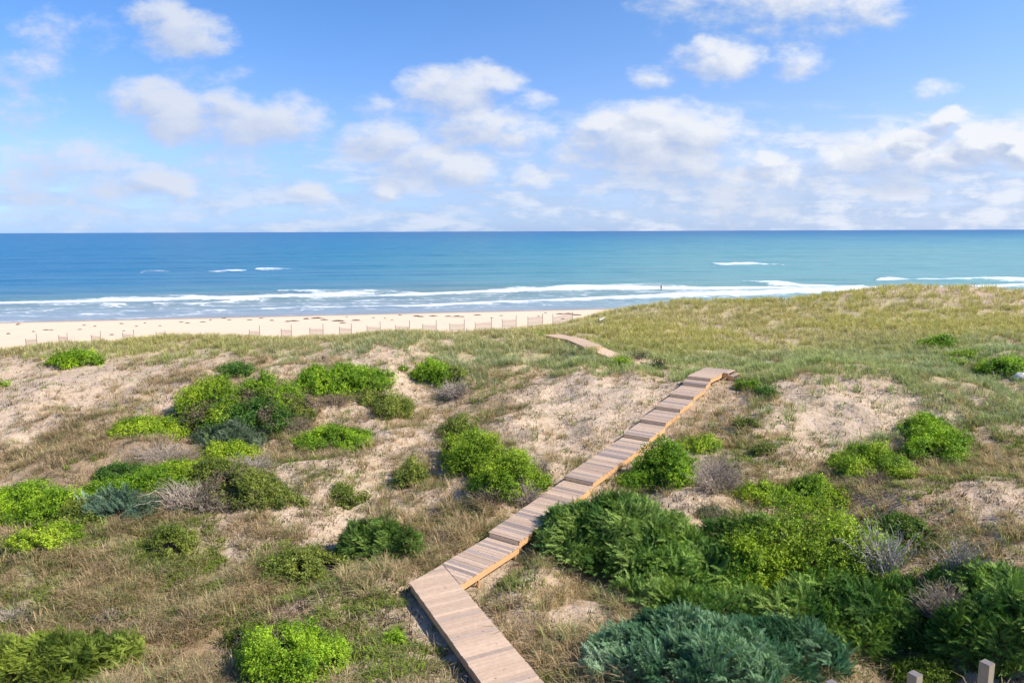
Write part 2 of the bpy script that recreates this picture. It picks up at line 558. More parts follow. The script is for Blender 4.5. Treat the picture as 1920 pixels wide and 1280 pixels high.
GROWN = np.array([c_ for c_ in course if 5.9 < c_[0] and c_[1] > 44.5])


def height(x, y, fine=True):
    x = np.asarray(x, float); y = np.asarray(y, float)
    h = base_h(x, y)
    s = shore(x, y)
    veg = sstep(s, 58, 68)
    h = h + veg * ((fbm(x / 5.0, y / 5.0, oct=3, seed=3) - 0.5) * (2.1 - 1.75 * sstep(y, 42, 56)) + (fbm(x / 2.0, y / 2.0, oct=2, seed=8) - 0.5) * (0.55 - 0.35 * sstep(y, 42, 56)) + (fbm(x / 0.9, y / 0.9, oct=3, seed=9) - 0.5) * 0.20)
    h = h + (fbm(x / 9.0, y / 5.0, oct=2, seed=5) - 0.5) * 0.12 * sstep(s, 1, 12)
    D, Z = course_dist(x, y)
    w = sstep(D, 2.6, 0.9)
    return h * (1 - w) + Z * w + w * (vnoise(x * 1.5, y * 1.5, seed=4) - 0.5) * 0.08


def hit(px, py):
    """ground point seen at a photograph pixel"""
    d = ray(px, py); d = d / np.hypot(d[0], d[1])
    t = np.arange(10, 200, 0.5)
    k = np.nonzero(CAMZ + d[2] * t < base_h(d[0] * t, d[1] * t) + 0.5)[0]
    t0 = t[k[0]] if len(k) else 190
    t = np.arange(t0 - 1, t0 + 12, 0.1)
    X, Y, Z = d[0] * t, d[1] * t, CAMZ + d[2] * t
    H = height(X, Y)
    k = np.nonzero(Z < H)[0]
    i = k[0] if len(k) else len(t) - 1
    return np.array([X[i], Y[i], H[i]])


# ------------------------------------------------------------------ cover masks
GREEN = [(1500, 620, 540, 78, 1.0), (1350, 655, 330, 48, 1.0), (1750, 650, 300, 100, .9), (1850, 745, 150, 70, .6), (960, 650, 170, 38, .95),
         (1090, 682, 130, 16, .8), (560, 638, 330, 17, .95), (250, 650, 240, 18, .85), (850, 630, 210, 16, .9), (1180, 600, 140, 34, 1),
         (1450, 696, 120, 20, .95), (1600, 692, 210, 16, .95), (460, 664, 220, 12, .6), (900, 690, 90, 25, .35), (790, 650, 60, 15, .5),
         (100, 660, 110, 12, .7), (1480, 735, 60, 60, .5), (1620, 830, 60, 25, .4)]
BROWN = [(200, 840, 280, 110, .9), (350, 1180, 330, 130, .95), (900, 735, 120, 90, .75), (1000, 800, 120, 60, .5), (680, 870, 200, 120, .5),
         (1250, 1170, 200, 120, .6), (850, 980, 150, 80, .75), (1750, 930, 250, 90, .8), (1650, 800, 120, 30, .5), (1600, 706, 150, 14, .6),
         (720, 1150, 150, 90, .6), (400, 700, 160, 40, .6), (680, 645, 110, 16, .8), (120, 700, 140, 25, .5), (1750, 790, 120, 60, .6),
         (1000, 1150, 140, 70, .45), (1420, 840, 120, 70, .55), (560, 760, 140, 60, .6), (480, 990, 160, 50, .7), (1250, 1000, 60, 40, .3), (1880, 850, 120, 60, .7)]
OLIVE = [(250, 1050, 280, 80, 1.0), (420, 1080, 170, 80, .7), (130, 1110, 200, 60, .7), (600, 825, 110, 40, .5), (740, 1200, 130, 80, .55),
         (1800, 860, 170, 60, .5), (1430, 850, 80, 50, .6), (650, 1130, 80, 50, .4), (560, 880, 140, 40, .3), (960, 1090, 60, 20, .5),
         (1480, 740, 80, 60, .6), (930, 740, 90, 60, .4), (900, 990, 80, 50, .3), (640, 1060, 80, 40, .4), (200, 990, 150, 30, .4)]
SAND = [(1130, 762, 145, 66, 1.05), (1180, 800, 60, 50, .6), (1575, 762, 150, 72, 1.15), (1500, 820, 90, 40, .5), (110, 735, 150, 52, 1.0), (30, 780, 80, 55, .8), (1440, 633, 62, 11, 1.2),
        (575, 955, 70, 40, .8), (650, 668, 60, 18, .8), (1880, 965, 110, 50, .6), (1300, 945, 70, 22, 1.0), (740, 700, 50, 16, .7), (1010, 870, 80, 50, .6),
        (690, 910, 70, 40, .7), (760, 860, 60, 40, .4), (480, 1020, 50, 30, .5), (1000, 1090, 80, 30, .35), (1780, 760, 70, 30, .5), (830, 640, 20, 8, .8),
        (1300, 905, 60, 30, .4), (240, 760, 90, 30, .5), (700, 820, 60, 30, .5), (400, 640, 30, 6, .5), (1320, 600, 40, 6, .7), (1700, 553, 60, 5, .6), (1850, 553, 50, 4, .8)]


def blobs(px, py, lst):
    r = np.zeros_like(px)
    for cx, cy, rx, ry, w in lst:
        d = ((px - cx) / rx) ** 2 + ((py - cy) / ry) ** 2
        r = np.maximum(r, w * np.clip(1.25 - d * 0.75, 0, 1))
    return r


def covers(x, y, z):
    px, py, dep = project(x, y, z)
    # ragged edges
    sc = 1.0
    px2 = px + (fbm(x / 1.7, y / 1.7, oct=3, seed=21) - 0.5) * 90 * sc
    py2 = py + (fbm(x / 1.7, y / 1.7, oct=3, seed=22) - 0.5) * 46 * sc
    s = shore(x, y)
    veg = sstep(s, 63.5, 68)
    g = blobs(px2, py2, GREEN); b = blobs(px2, py2, BROWN); o = blobs(px2, py2, OLIVE); sa = blobs(px2, py2, SAND)
    b = np.maximum(b, 0.50)
    k = 1 - np.clip(sa, 0, 1)
    D, _ = course_dist(x, y)
    near = sstep(D, 0.75, 1.3)
    Dg = np.full(np.shape(x), 99.0)
    for c_ in GROWN: Dg = np.minimum(Dg, np.hypot(x - c_[0], y - c_[1]))
    near = np.maximum(near, .55 * sstep(1.2, 0.0, 1.0) * sstep(Dg, 1.3, .9))
    return g * (1 - 0.85 * np.clip(sa, 0, 1)) * veg * near, b * (0.12 + 0.88 * k) * veg * near, o * k * veg * near, sa, veg


# ------------------------------------------------------------------ ground sheet
def steps(segs):
    out = [segs[0][0]]
    for a_, b_, st in segs:
        n = max(1, int(round((b_ - a_) / st)))
        out += list(np.linspace(a_, b_, n + 1)[1:])
    return np.array(out)


xs = steps([(-900, -200, 50), (-200, -110, 6), (-110, -60, 0.8), (-60, -30, 0.35), (-30, 32, 0.17), (32, 64, 0.35), (64, 120, 0.8), (120, 200, 6), (200, 900, 50)])
ys = steps([(-60, 8, 4), (8, 12, 0.6), (12, 48, 0.17), (48, 90, 0.3), (90, 160, 1.0), (160, 260, 10), (260, 460, 50)])
tx, ty = np.meshgrid(xs, ys, indexing='ij')
tz = height(tx, ty)
nx, ny = len(xs), len(ys)
idx = np.arange(nx * ny).reshape(nx, ny)
quads = np.stack([idx[:-1, :-1].ravel(), idx[1:, :-1].ravel(), idx[1:, 1:].ravel(), idx[:-1, 1:].ravel()], 1)
V = np.stack([tx.ravel(), ty.ravel(), tz.ravel()], 1)
cg, cb_, co, cs, cv = covers(V[:, 0], V[:, 1], V[:, 2])

mt, nt, out = new_mat('dune_sand'); g = G(nt)
pos = g.pos()
veg = g.attr('veg', True); grn = g.attr('green', True); brn = g.attr('brown', True); olv = g.attr('olive', True); shr = g.attr('shore', True)
n_big = g.noise(0.35, 5, 0.6, pos); n_med = g.noise(2.2, 6, 0.62, pos); n_fine = g.noise(14, 5, 0.65, pos); n_spk = g.noise(34, 3, 0.7, pos)
sand_d = g.mix(n_big, (0.56, 0.43, 0.305), (0.68, 0.535, 0.395))
sand_d = g.mix(g.smooth(n_med, 0.42, 0.7), sand_d, (0.49, 0.365, 0.245))
dark = g.mix(n_med, (0.235, 0.155, 0.085), (0.47, 0.335, 0.20))
lf = g.math('ADD', g.math('MULTIPLY', brn, 0.75), g.math('MULTIPLY', g.math('SUBTRACT', n_fine, 0.5), 1.1))
lf = g.math('ADD', lf, g.math('MULTIPLY', g.math('SUBTRACT', n_med, 0.5), 0.9))
c = g.mix(g.smooth(lf, 0.24, 0.74, 0, 0.92), sand_d, dark)
ol = g.mix(n_fine, (0.17, 0.17, 0.06), (0.30, 0.28, 0.12))
of = g.math('ADD', olv, g.math('MULTIPLY', g.math('SUBTRACT', n_med, 0.5), 1.6))
c = g.mix(g.smooth(of, 0.3, 1.0, 0, 0.8), c, ol)
gc = g.mix(n_fine, (0.36, 0.32, 0.16), (0.56, 0.47, 0.27))
gf = g.math('ADD', grn, g.math('MULTIPLY', g.math('SUBTRACT', n_med, 0.5), 1.0))
c = g.mix(g.smooth(gf, 0.3, 0.9, 0, 0.8), c, gc)
spk = g.math('MULTIPLY', g.smooth(n_spk, 0.62, 0.74), g.smooth(n_med, 0.35, 0.6))
c = g.mix(g.math('MULTIPLY', spk, 0.75), c, (0.10, 0.065, 0.04))
beach = g.mix(n_big, (0.68, 0.53, 0.375), (0.76, 0.61, 0.45))
wet = g.math('ADD', shr, g.math('MULTIPLY', n_big, 2.0))
beach = g.mix(g.smooth(wet, 6.0, 2.5), beach, (0.40, 0.27, 0.19))
c = g.mix(veg, beach, c)
b = g.nd('ShaderNodeBsdfPrincipled'); g.L.new(c, b.inputs['Base Color'])
b.inputs['Specular IOR Level'].default_value = 0.1
g.L.new(g.smooth(wet, 2.5, 5.0, 0.35, 0.95), b.inputs['Roughness'])
hgt = g.math('ADD', g.math('MULTIPLY', n_med, 0.22), g.math('ADD', g.math('MULTIPLY', n_fine, 0.10), g.math('MULTIPLY', n_spk, 0.02)))
hgt = g.math('MULTIPLY', hgt, g.math('MULTIPLY_ADD', veg, 0.85, 0.15))
vp = g.nd('ShaderNodeTexVoronoi', feature='SMOOTH_F1'); vp.inputs['Scale'].default_value = 2.6; vp.inputs['Smoothness'].default_value = 0.4
g.L.new(pos, vp.inputs['Vector'])
hgt = g.math('ADD', hgt, g.math('MULTIPLY', g.math('MULTIPLY', g.smooth(vp.outputs['Distance'], 0.05, 0.38), veg), 0.055))
bp = g.nd('ShaderNodeBump'); bp.inputs['Strength'].default_value = 0.9; bp.inputs['Distance'].default_value = 1.0
g.L.new(hgt, bp.inputs['Height']); g.L.new(bp.outputs[0], b.inputs['Normal'])
g.L.new(b.outputs[0], out.inputs[0])
ground = mesh_np('ground', V, quads, mt, smooth=True, extra={'veg': cv, 'green': cg, 'brown': cb_, 'olive': co, 'shore': shore(V[:, 0], V[:, 1])})
tag(ground, kind='structure')

# ------------------------------------------------------------------ sea
def band(px, py, pts, th, soft=1.0):
    """strength of a foam streak that follows pts, th = half thickness"""
    p = np.array(pts, float)
    yc = np.interp(px, p[:, 0], p[:, 1], left=-999, right=-999)
    hh = np.interp(px, p[:, 0], p[:, 2]) if p.shape[1] > 2 else th
    return np.clip(1.3 - np.abs(py - yc) / np.maximum(hh, 0.3), 0, 1)


yy = 118 * np.exp(np.linspace(0, math.log(60000 / 118), 760))
yy = np.concatenate([[105, 110, 114], yy])
uu = np.concatenate([np.linspace(-6, -1.0, 14)[:-1], np.linspace(-1.0, 1.0, 560), np.linspace(1.0, 6, 14)[1:]])
U, Yw = np.meshgrid(uu, yy, indexing='ij')
Xw = U * Yw
spx, spy, _ = project(Xw, Yw, np.zeros_like(Xw))
off = -shore(Xw, Yw)
wob = (fbm(Xw / 14, Yw / 14, oct=3, seed=40) - 0.5)
pyw = spy + wob * 4.0
foam = np.zeros_like(spx)
for pts, st in [
    ([(-200, 575, 6.5), (0, 571.5, 6.5), (200, 565, 6.0), (400, 559, 5.2), (640, 553, 3.8), (700, 551, 1.5)], 1.0),
    ([(380, 566, 1), (470, 564, 3), (560, 561, 3), (645, 558, 4), (770, 553.5, 4), (957, 544.5, 3.5), (1120, 541, 4), (1240, 541, 4.5), (1412, 541, 5), (1600, 540, 4), (1640, 543, 1)], 1.0),
    ([(480, 580, .5), (560, 578, 1.2), (640, 577, 1), (770, 575, 2.2), (957, 567, 3.5), (1120, 561, 4), (1250, 556, 4.5), (1412, 552, 5), (1640, 544, 5), (1920, 536, 5), (2300, 528, 5)], 1.0),
    ([(1000, 549, 2), (1240, 549, 4), (1500, 546, 5), (1700, 539, 3)], .62),
    ([(1390, 531, .5), (1430, 531, 3), (1500, 535, 3), (1620, 536, 1)], 1.0),
    ([(1640, 524, .5), (1665, 523.5, 2.6), (1725, 524, 2.2), (1780, 525.5, 1.8), (1850, 525, 2.5), (1920, 526, 2.8), (2300, 526, 2.5)], 1.0),
    ([(1000, 543, 2), (1100, 538, 2.5), (1200, 536, 1.5), (1240, 536, .5)], .75),
    ([(520, 549, 1.5), (640, 550, 2), (700, 548.5, 2), (790, 549, 1)], .7),
    ([(1330, 495, .3), (1350, 496, 1.2), (1420, 495.5, 1.5), (1470, 497, .3)], .95),
    ([(475, 506, .3), (490, 505.5, 1.3), (530, 506, 1.0), (565, 506, .3)], .95),
    ([(390, 509, .3), (410, 508.5, 1.1), (445, 508, 1.0), (465, 508, .3)], .9),
    ([(255, 511, .3), (275, 509, .9), (300, 509.5, .7), (330, 510, .3)], .6),
    ([(190, 573, .5), (215, 574, 1.8), (238, 573, .5)], 1.0), ([(285, 572, .5), (350, 571.5, 1.3), (470, 566, 1.2)], .9),
    ([(135, 590, .4), (175, 589, 1.4), (192, 589, .4)], .9), ([(215, 589, .4), (232, 588.5, .8), (238, 589, .3)], .8),
    ([(370, 583, .4), (400, 583, 1.2), (438, 583, .5)], 1.0), ([(470, 581, .4), (520, 579, 1.1), (575, 577.5, .4)], .9),
    ([(-200, 606, 1.2), (0, 603, 1.0), (45, 602.5, 1.0)], .7), ([(120, 599.5, .6), (190, 598, 1.1), (300, 593, .9), (372, 589, 1.0), (470, 587, .5)], .8),
]:
    p = np.array(pts, float)
    yc = np.interp(spx, p[:, 0], p[:, 1], left=-999, right=-999)
    hh = np.interp(spx, p[:, 0], p[:, 2])
    foam = np.maximum(foam, st * np.clip(1.25 - np.abs(pyw - yc) / np.maximum(hh * 1.08, 0.3), 0, 1))
# thin wash line at the edge
foam = np.maximum(foam, 0.5 * np.exp(-((off - 0.8) / 0.7) ** 2))
# swell: long crests parallel to the shore
sw = np.zeros_like(Xw)
amp = np.clip(off / 40, 0.12, 1) * sstep(off, 5200, 700)
th = off + 3.5 * (fbm(Xw / 60, Yw / 60, oct=2, seed=50) - 0.5) * 4
mod = 0.35 + 1.3 * fbm(Xw / 55, Yw / 22, oct=2, seed=51)
sw += amp * mod * (0.32 * np.sin(th * 2 * math.pi / 26) + 0.12 * np.sin(th * 2 * math.pi / 11 + 1))
sw += amp * 0.25 * (fbm(Xw / 9, Yw / 4, oct=2, seed=52) - 0.5) * sstep(off, 300, 100)
sw += 0.42 * sstep(foam, 0.1, 0.9) * sstep(off, 3, 20)
sw = sw * sstep(off, -1, 6) + 0.02
Zs = sw
n1_, n2_ = Xw.shape
idx = np.arange(n1_ * n2_).reshape(n1_, n2_)
quads = np.stack([idx[:-1, :-1].ravel(), idx[1:, :-1].ravel(), idx[1:, 1:].ravel(), idx[:-1, 1:].ravel()], 1)
Vs = np.stack([Xw.ravel(), Yw.ravel(), Zs.ravel()], 1)

mt, nt, out = new_mat('sea_water'); g = G(nt)
pos = g.pos()
offa = g.attr('off', True); fo = g.attr('foam', True)
lg = g.math('LOGARITHM', g.math('MAXIMUM', offa, 1.0), 10.0)
st_ = g.nd('ShaderNodeSeparateXYZ'); g.L.new(pos, st_.inputs[0])
ly = g.math('LOGARITHM', g.math('MAXIMUM', st_.outputs[1], 10.0), 2.718281828)
ang = g.math('DIVIDE', st_.outputs[0], g.math('MAXIMUM', st_.outputs[1], 10.0))
cmb = g.nd('ShaderNodeCombineXYZ'); g.L.new(g.math('MULTIPLY', st_.outputs[0], 0.006), cmb.inputs[0]); g.L.new(g.math('MULTIPLY', ly, 9.0), cmb.inputs[1])
streak = g.noise(1.0, 5, 0.6, cmb.outputs[0])
cmb2 = g.nd('ShaderNodeCombineXYZ'); g.L.new(g.math('MULTIPLY', st_.outputs[0], 0.05), cmb2.inputs[0]); g.L.new(g.math('MULTIPLY', ly, 42.0), cmb2.inputs[1])
streak2 = g.noise(1.0, 4, 0.6, cmb2.outputs[0])
lgs = g.math('ADD', lg, g.math('MULTIPLY', g.math('SUBTRACT', streak, 0.5), 0.55))
rp = g.nd('ShaderNodeValToRGB'); g.L.new(g.math('DIVIDE', lgs, 4.0), rp.inputs[0])
e_ = rp.color_ramp.elements
e_[0].position = 0.12; e_[0].color = (0.30, 0.34, 0.36, 1)
e_[1].position = 1.0; e_[1].color = (0.002, 0.10, 0.28, 1)
for p_, c_ in ((.24, (.25, .32, .36)), (.33, (.24, .31, .33)), (.42, (.19, .28, .26)), (.50, (.12, .295, .32)), (.60, (.075, .27, .315)), (.70, (.03, .225, .315)), (.82, (.004, .155, .285))):
    q = e_.new(p_); q.color = (*c_, 1)
wc = rp.outputs[0]
# bluer to the left, more turquoise to the right (shallower bar)
sidef = g.smooth(g.math('ADD', ang, g.math('MULTIPLY', g.math('SUBTRACT', streak, 0.5), 0.5)), -0.65, 0.35)
wc = g.mix(g.math('MULTIPLY', g.math('SUBTRACT', 1.0, sidef), g.smooth(lg, 1.3, 2.2, 0, .75)), wc, (0.004, 0.125, 0.30))
wc = g.mix(g.math('MULTIPLY', g.smooth(ang, -0.15, 0.6), g.smooth(g.math('ADD', lg, g.math('MULTIPLY', g.math('SUBTRACT', streak, 0.5), 1.2)), 3.5, 2.3, 0, .85)), wc, (0.17, 0.35, 0.335))
wc = g.mix(g.smooth(streak2, 0.35, 0.7, 0.0, 0.6), wc, g.mix(1.0, wc, (0.62, 0.72, 0.82), 'MULTIPLY'))
# foam break-up
fp = g.scaled(pos, (0.35, 1.0, 1.0))
fn = g.noise(1.3, 7, 0.75, fp); fn2 = g.noise(0.30, 4, 0.65, fp)
fd = g.math('ADD', fo, g.math('MULTIPLY', g.math('SUBTRACT', fn, 0.5), 2.0))
fd = g.math('ADD', fd, g.math('MULTIPLY', g.math('SUBTRACT', fn2, 0.5), 1.5))
fm = g.smooth(fd, 0.38, 1.1)
lace = g.nd('ShaderNodeTexVoronoi', feature='DISTANCE_TO_EDGE'); lace.inputs['Scale'].default_value = 0.55
g.L.new(g.scaled(pos, (0.5, 1.0, 1.0)), lace.inputs['Vector'])
lc = g.math('MULTIPLY', g.smooth(lace.outputs[0], 0.12, 0.02), g.math('MULTIPLY', g.smooth(offa, 55, 30), g.smooth(fn2, 0.45, 0.62)))
lc = g.math('MULTIPLY', lc, g.smooth(offa, 3, 9))
fm = g.math('MAXIMUM', fm, g.math('MULTIPLY', lc, 0.55))
colr = g.mix(fm, wc, (0.86, 0.88, 0.90))
b = g.nd('ShaderNodeBsdfPrincipled'); g.L.new(colr, b.inputs['Base Color'])
g.L.new(g.mix(fm, (0.28,) * 3, (0.9,) * 3), b.inputs['Roughness'])
b.inputs['IOR'].default_value = 1.33
g.L.new(g.math('MULTIPLY', g.smooth(fm, 0, 1, 0.18, 0.0), g.smooth(lg, 2.4, 3.6, 1.0, 0.15)), b.inputs['Specular IOR Level'])
w1 = g.noise(0.9, 5, 0.6, g.scaled(pos, (0.5, 1.2, 1)))
bp = g.nd('ShaderNodeBump'); bp.inputs['Strength'].default_value = 0.7; bp.inputs['Distance'].default_value = 0.5
g.L.new(w1, bp.inputs['Height']); g.L.new(bp.outputs[0], b.inputs['Normal'])
g.L.new(b.outputs[0], out.inputs[0])
sea = mesh_np('sea', Vs, quads, mt, smooth=True, extra={'off': off.ravel(), 'foam': foam.ravel()})
tag(sea, kind='structure')


# ------------------------------------------------------------------ boardwalk
def clip(poly, p, n):
    """keep the part of a 2D polygon where (q - p).n >= 0"""
    out_ = []
    for i in range(len(poly)):
        a_, b_ = poly[i], poly[(i + 1) % len(poly)]
        da, db = np.dot(a_ - p, n), np.dot(b_ - p, n)
        if da >= 0: out_.append(a_)
        if (da >= 0) != (db >= 0):
            out_.append(a_ + (b_ - a_) * da / (da - db))
    return out_


GREY_A = np.array([0.41, 0.30, 0.225]); GREY_B = np.array([0.55, 0.41, 0.30]); GREY_C = np.array([0.33, 0.265, 0.235])


def board_col(warm=0.0):
    t = random.random()
    c_ = GREY_A * (1 - t) + GREY_B * t
    if random.random() < 0.22 * (1 - warm * 2): c_ = GREY_C * random.uniform(0.85, 1.1)
    c_ = c_ * random.uniform(0.88, 1.1)
    return tuple(c_ * (1 - warm) + np.array([0.62, 0.44, 0.29]) * warm)


FASCIA = (0.62, 0.36, 0.175)


def deck(root, P, d, s0, s1, z0, z1, clips=(), warm=0.0, riser=True, wid=W2, label=None):
    """one level of the walk: boards across a strip that starts at P + d*s0"""
    n = np.array([d[1], -d[0]])
    zf = lambda s: z0 + (z1 - z0) * (s - s0) / (s1 - s0)
    mb = MB(); s = s0; pitch = 0.146
    nb = max(1, int(round((s1 - s0) / pitch))); pitch = (s1 - s0) / nb
    for i in range(nb):
        a_, b_ = s0 + i * pitch + 0.004, s0 + (i + 1) * pitch - 0.005
        j1, j2 = random.uniform(-.008, .008), random.uniform(-.008, .008)
        poly = [P + d * a_ - n * (wid + .03 + j1), P + d * b_ - n * (wid + .03 + j1), P + d * b_ + n * (wid + .03 + j2), P + d * a_ + n * (wid + .03 + j2)]
        for cpnt, cn in clips: 
            poly = clip(poly, cpnt, cn)
            if len(poly) < 3: break
        if len(poly) < 3: continue
        poly = poly[::-1]
        dz = random.uniform(-.003, .003)
        bt = [(q[0], q[1], zf(np.dot(q - P, d)) - 0.038 + dz) for q in poly]
        tp = [(q[0], q[1], zf(np.dot(q - P, d)) + dz) for q in poly]
        mb.prism(bt, tp, board_col(warm))
    org = (P[0] + d[0] * s0, P[1] + d[1] * s0, z0)
    sec = mb.obj('deck_section', M_WOOD, root)
    if label: sec['label'] = label
    # side boards
    for sg in (-1, 1):
        f = MB()
        a0, b0 = s0 + 0.0, s1
        base = [P + d * a0 + n * sg * wid, P + d * b0 + n * sg * wid, P + d * b0 + n * sg * (wid - .04), P + d * a0 + n * sg * (wid - .04)]
        for cpnt, cn in clips:
            base = clip(base, cpnt, cn)
            if len(base) < 3: break
        if len(base) < 3: continue
        ar = sum(base[i][0] * base[(i + 1) % len(base)][1] - base[(i + 1) % len(base)][0] * base[i][1] for i in range(len(base)))
        if ar < 0: base = base[::-1]
        f.prism([(q[0], q[1], zf(np.dot(q - P, d)) - 0.275) for q in base], [(q[0], q[1], zf(np.dot(q - P, d)) - 0.040) for q in base],
                tuple(np.array(FASCIA) * random.uniform(.92, 1.06)))
        f.obj('side_board', M_WOOD, sec)
    if riser:
        f = MB()
        c_ = P + d * (s0 + 0.002)
        f.box((c_[0], c_[1], z0 - 0.040 - 0.115), (n[0] * (wid - .042), n[1] * (wid - .042), 0), (d[0] * .018, d[1] * .018, 0), (0, 0, .115), (0.80, 0.56, 0.34))  # same wood as the side boards, colour lightened to offset its shade
        f.obj('riser_board', M_WOOD, sec)
    return sec


def post(root, p, ztop, w=0.045):
    zb = float(height(np.array([p[0]]), np.array([p[1]]))[0]) - 0.35
    f = MB()
    f.box((p[0], p[1], (zb + ztop) / 2), (w * DU[0], w * DU[1], 0), (w * DN[0], w * DN[1], 0), (0, 0, (ztop - zb) / 2), (0.50, 0.29, 0.14))
    f.obj('support_post', M_WOOD, root)


walk = empty('boardwalk', (0, 0, 0), 'stepped wooden boardwalk zigzagging from the lower edge over the dunes to the beach', 'boardwalk')
# landing run towards the camera (pale boards), cut along the left edge line of the climbing run
leftP = K1 - DN * (W2 + .03)
rightS1 = S1P + S1N * (W2 + .03)
deck(walk, S1P, S1D, -9.0, 8.4, LOWZ, LOWZ, clips=[(leftP, DN)], warm=0.30, riser=False, label='pale pinkish deck boards of the nearest run')
# first level of the climbing run, butted against the landing
deck(walk, K1, DU, -4.2, 0.0, LOWZ, RUN[0][1] - RISE, clips=[(rightS1 + S1N * 0.006, S1N)], riser=False)
for i, (s, z) in enumerate(RUN):
    s1 = RUN[i + 1][0] if i + 1 < len(RUN) else RUN_END[0]
    z1 = RUN[i + 1][1] - RISE if i + 1 < len(RUN) else RUN_END[1]
    deck(walk, K1, DU, s + 0.001, s1 - 0.001, z, z1)
for s in (-2.2, -0.15, 0.15, 2.5, 5.05, 5.35, 7.8, 10.35, 10.65, 12.2, 13.95, 15.7, 17.45, 18.4, 19.8, 21.1):
    z = float(np.interp(s, [-4.2, 0, *[q for r_ in RUN[1:] for q in (r_[0] - .001, r_[0])], 21.28], [LOWZ, RUN[0][1] - RISE, *[q for r_ in RUN[1:] for q in (r_[1] - RISE, r_[1] - RISE)], 8.1])) - 0.05
    for sg in (-1, 1):
        post(walk, K1 + DU * s + DN * sg * (W2 - 0.09), z)
for t in (-6.5, -4.2, -1.9, 0.4, 2.7, 5.0, 6.2):
    for sg in (-1, 1):
        if t > 6 and sg < 0: continue
        post(walk, S1P + S1D * t + S1N * sg * (W2 - 0.09), LOWZ - 0.05)
# steps down at the far side of the top level
RS = K1 + DU * 20.75 + DN * (W2 + 0.035)
for k in range(4):
    deck(walk, RS, DN, 0.30 * k + 0.002, 0.30 * (k + 1) + (0.0 if k < 3 else 0.6), 8.12 - 0.14 * (k + 0), 8.12 - 0.14 * (k + 0), wid=0.55, riser=False)
# the walk over the seaward dune
for i in range(len(FAR) - 1):
    if i == 3: continue
    a_, b_ = FAR[i], FAR[i + 1]
    d = (b_ - a_)[:2]; ln = np.linalg.norm(d); d = d / ln
    deck(walk, a_[:2], d, 0, ln + (0.1 if i in (0, 1, 4) else 0), a_[2], b_[2], warm=0.45, riser=(i == 4))
    for sg in (-1, 1):
        p = a_[:2] + d * ln * .5
        post(walk, p + np.array([d[1], -d[0]]) * sg * (W2 - .09), (a_[2] + b_[2]) / 2 - 0.05)

# ------------------------------------------------------------------ grass (stuff)
def rot_tufts(proto, P, ang_, scl, col, tint_var=0.0):
    """copies of a proto tuft (verts, quads, tris, vcol) at many points"""
    v, q, t, vc = proto
    ca, sa_ = np.cos(ang_), np.sin(ang_)
    x = v[None, :, 0] * ca[:, None] - v[None, :, 1] * sa_[:, None]
    y = v[None, :, 0] * sa_[:, None] + v[None, :, 1] * ca[:, None]
    z = np.repeat(v[None, :, 2], len(P), 0)
    W = np.stack([x, y, z], -1) * scl[:, None, None] + P[:, None, :]
    off_ = (np.arange(len(P)) * len(v))[:, None, None]
    C = col[:, None, :] * vc[None, :, :]
    return W.reshape(-1, 3), (q[None] + off_).reshape(-1, 4) if len(q) else np.zeros((0, 4), int), (t[None] + off_).reshape(-1, 3) if len(t) else np.zeros((0, 3), int), C.reshape(-1, 3)


def blade_proto(rng, n, h, w, spread, lean, stiff=1.0, tipc=1.15):
    v = []; q = []; t = []; c_ = []
    for i in range(n):
        a_ = rng.uniform(0, 2 * math.pi); r = spread * math.sqrt(rng.uniform(0, 1))
        bx, by = r * math.cos(a_), r * math.sin(a_)
        a2 = a_ + rng.normal(0, .7) + 0.0
        hh = h * rng.uniform(.55, 1.1); ln = lean * rng.uniform(.3, 1.3)
        dx, dy = math.cos(a2), math.sin(a2)
        px, py = -dy, dx
        ww = w * rng.uniform(.7, 1.3)
        k = len(v); f = rng.uniform(.65, 1.3)
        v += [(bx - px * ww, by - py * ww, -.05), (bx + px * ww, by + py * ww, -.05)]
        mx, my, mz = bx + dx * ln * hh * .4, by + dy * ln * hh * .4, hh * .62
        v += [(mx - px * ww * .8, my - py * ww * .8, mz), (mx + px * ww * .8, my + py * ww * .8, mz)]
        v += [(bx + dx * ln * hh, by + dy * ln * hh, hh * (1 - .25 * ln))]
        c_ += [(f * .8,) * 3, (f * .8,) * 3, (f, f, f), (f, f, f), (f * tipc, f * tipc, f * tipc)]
        q.append((k, k + 1, k + 3, k + 2)); t.append((k + 2, k + 3, k + 4))
    return np.array(v), np.array(q), np.array(t), np.array(c_)


def scatter_field(name, label, protos, P, cols, scl, mat):
    rng = np.random.default_rng(5)
    which = rng.integers(0, len(protos), len(P)); ang_ = rng.uniform(0, 2 * math.pi, len(P))
    VV, QQ, TT, CC = [], [], [], []; base = 0
    for k, pr in enumerate(protos):
        s_ = which == k
        if not s_.any(): continue
        v, q, t, c_ = rot_tufts(pr, P[s_], ang_[s_], scl[s_], cols[s_])
        VV.append(v); QQ.append(q + base); TT.append(t + base); CC.append(c_); base += len(v)
    o = mesh_np(name, np.concatenate(VV), [np.concatenate(QQ), np.concatenate(TT)], mat, col=np.concatenate(CC))
    tag(o, label, name.replace('_', ' '), kind='stuff')
    return o


def candidates(n, seed, ymin=12.5, ymax=92):
    rng = np.random.default_rng(seed)
    u = rng.uniform(0, 1, n)
    y = ymin * (ymax / ymin) ** u            # density falls off with distance squared
    x = rng.uniform(-0.78, 0.78, n) * y + rng.normal(0, 1.0, n)
    z = height(x, y)
    return rng, np.stack([x, y, z], 1)


def visible_ok(P):
    px, py, dep = project(P[:, 0], P[:, 1], P[:, 2])
    return (px > -60) & (px < 1980) & (py < 1380)


def pick(rng, a_, b_, n):
    t = rng.uniform(0, 1, (n, 1))
    return np.array(a_) * (1 - t) + np.array(b_) * t


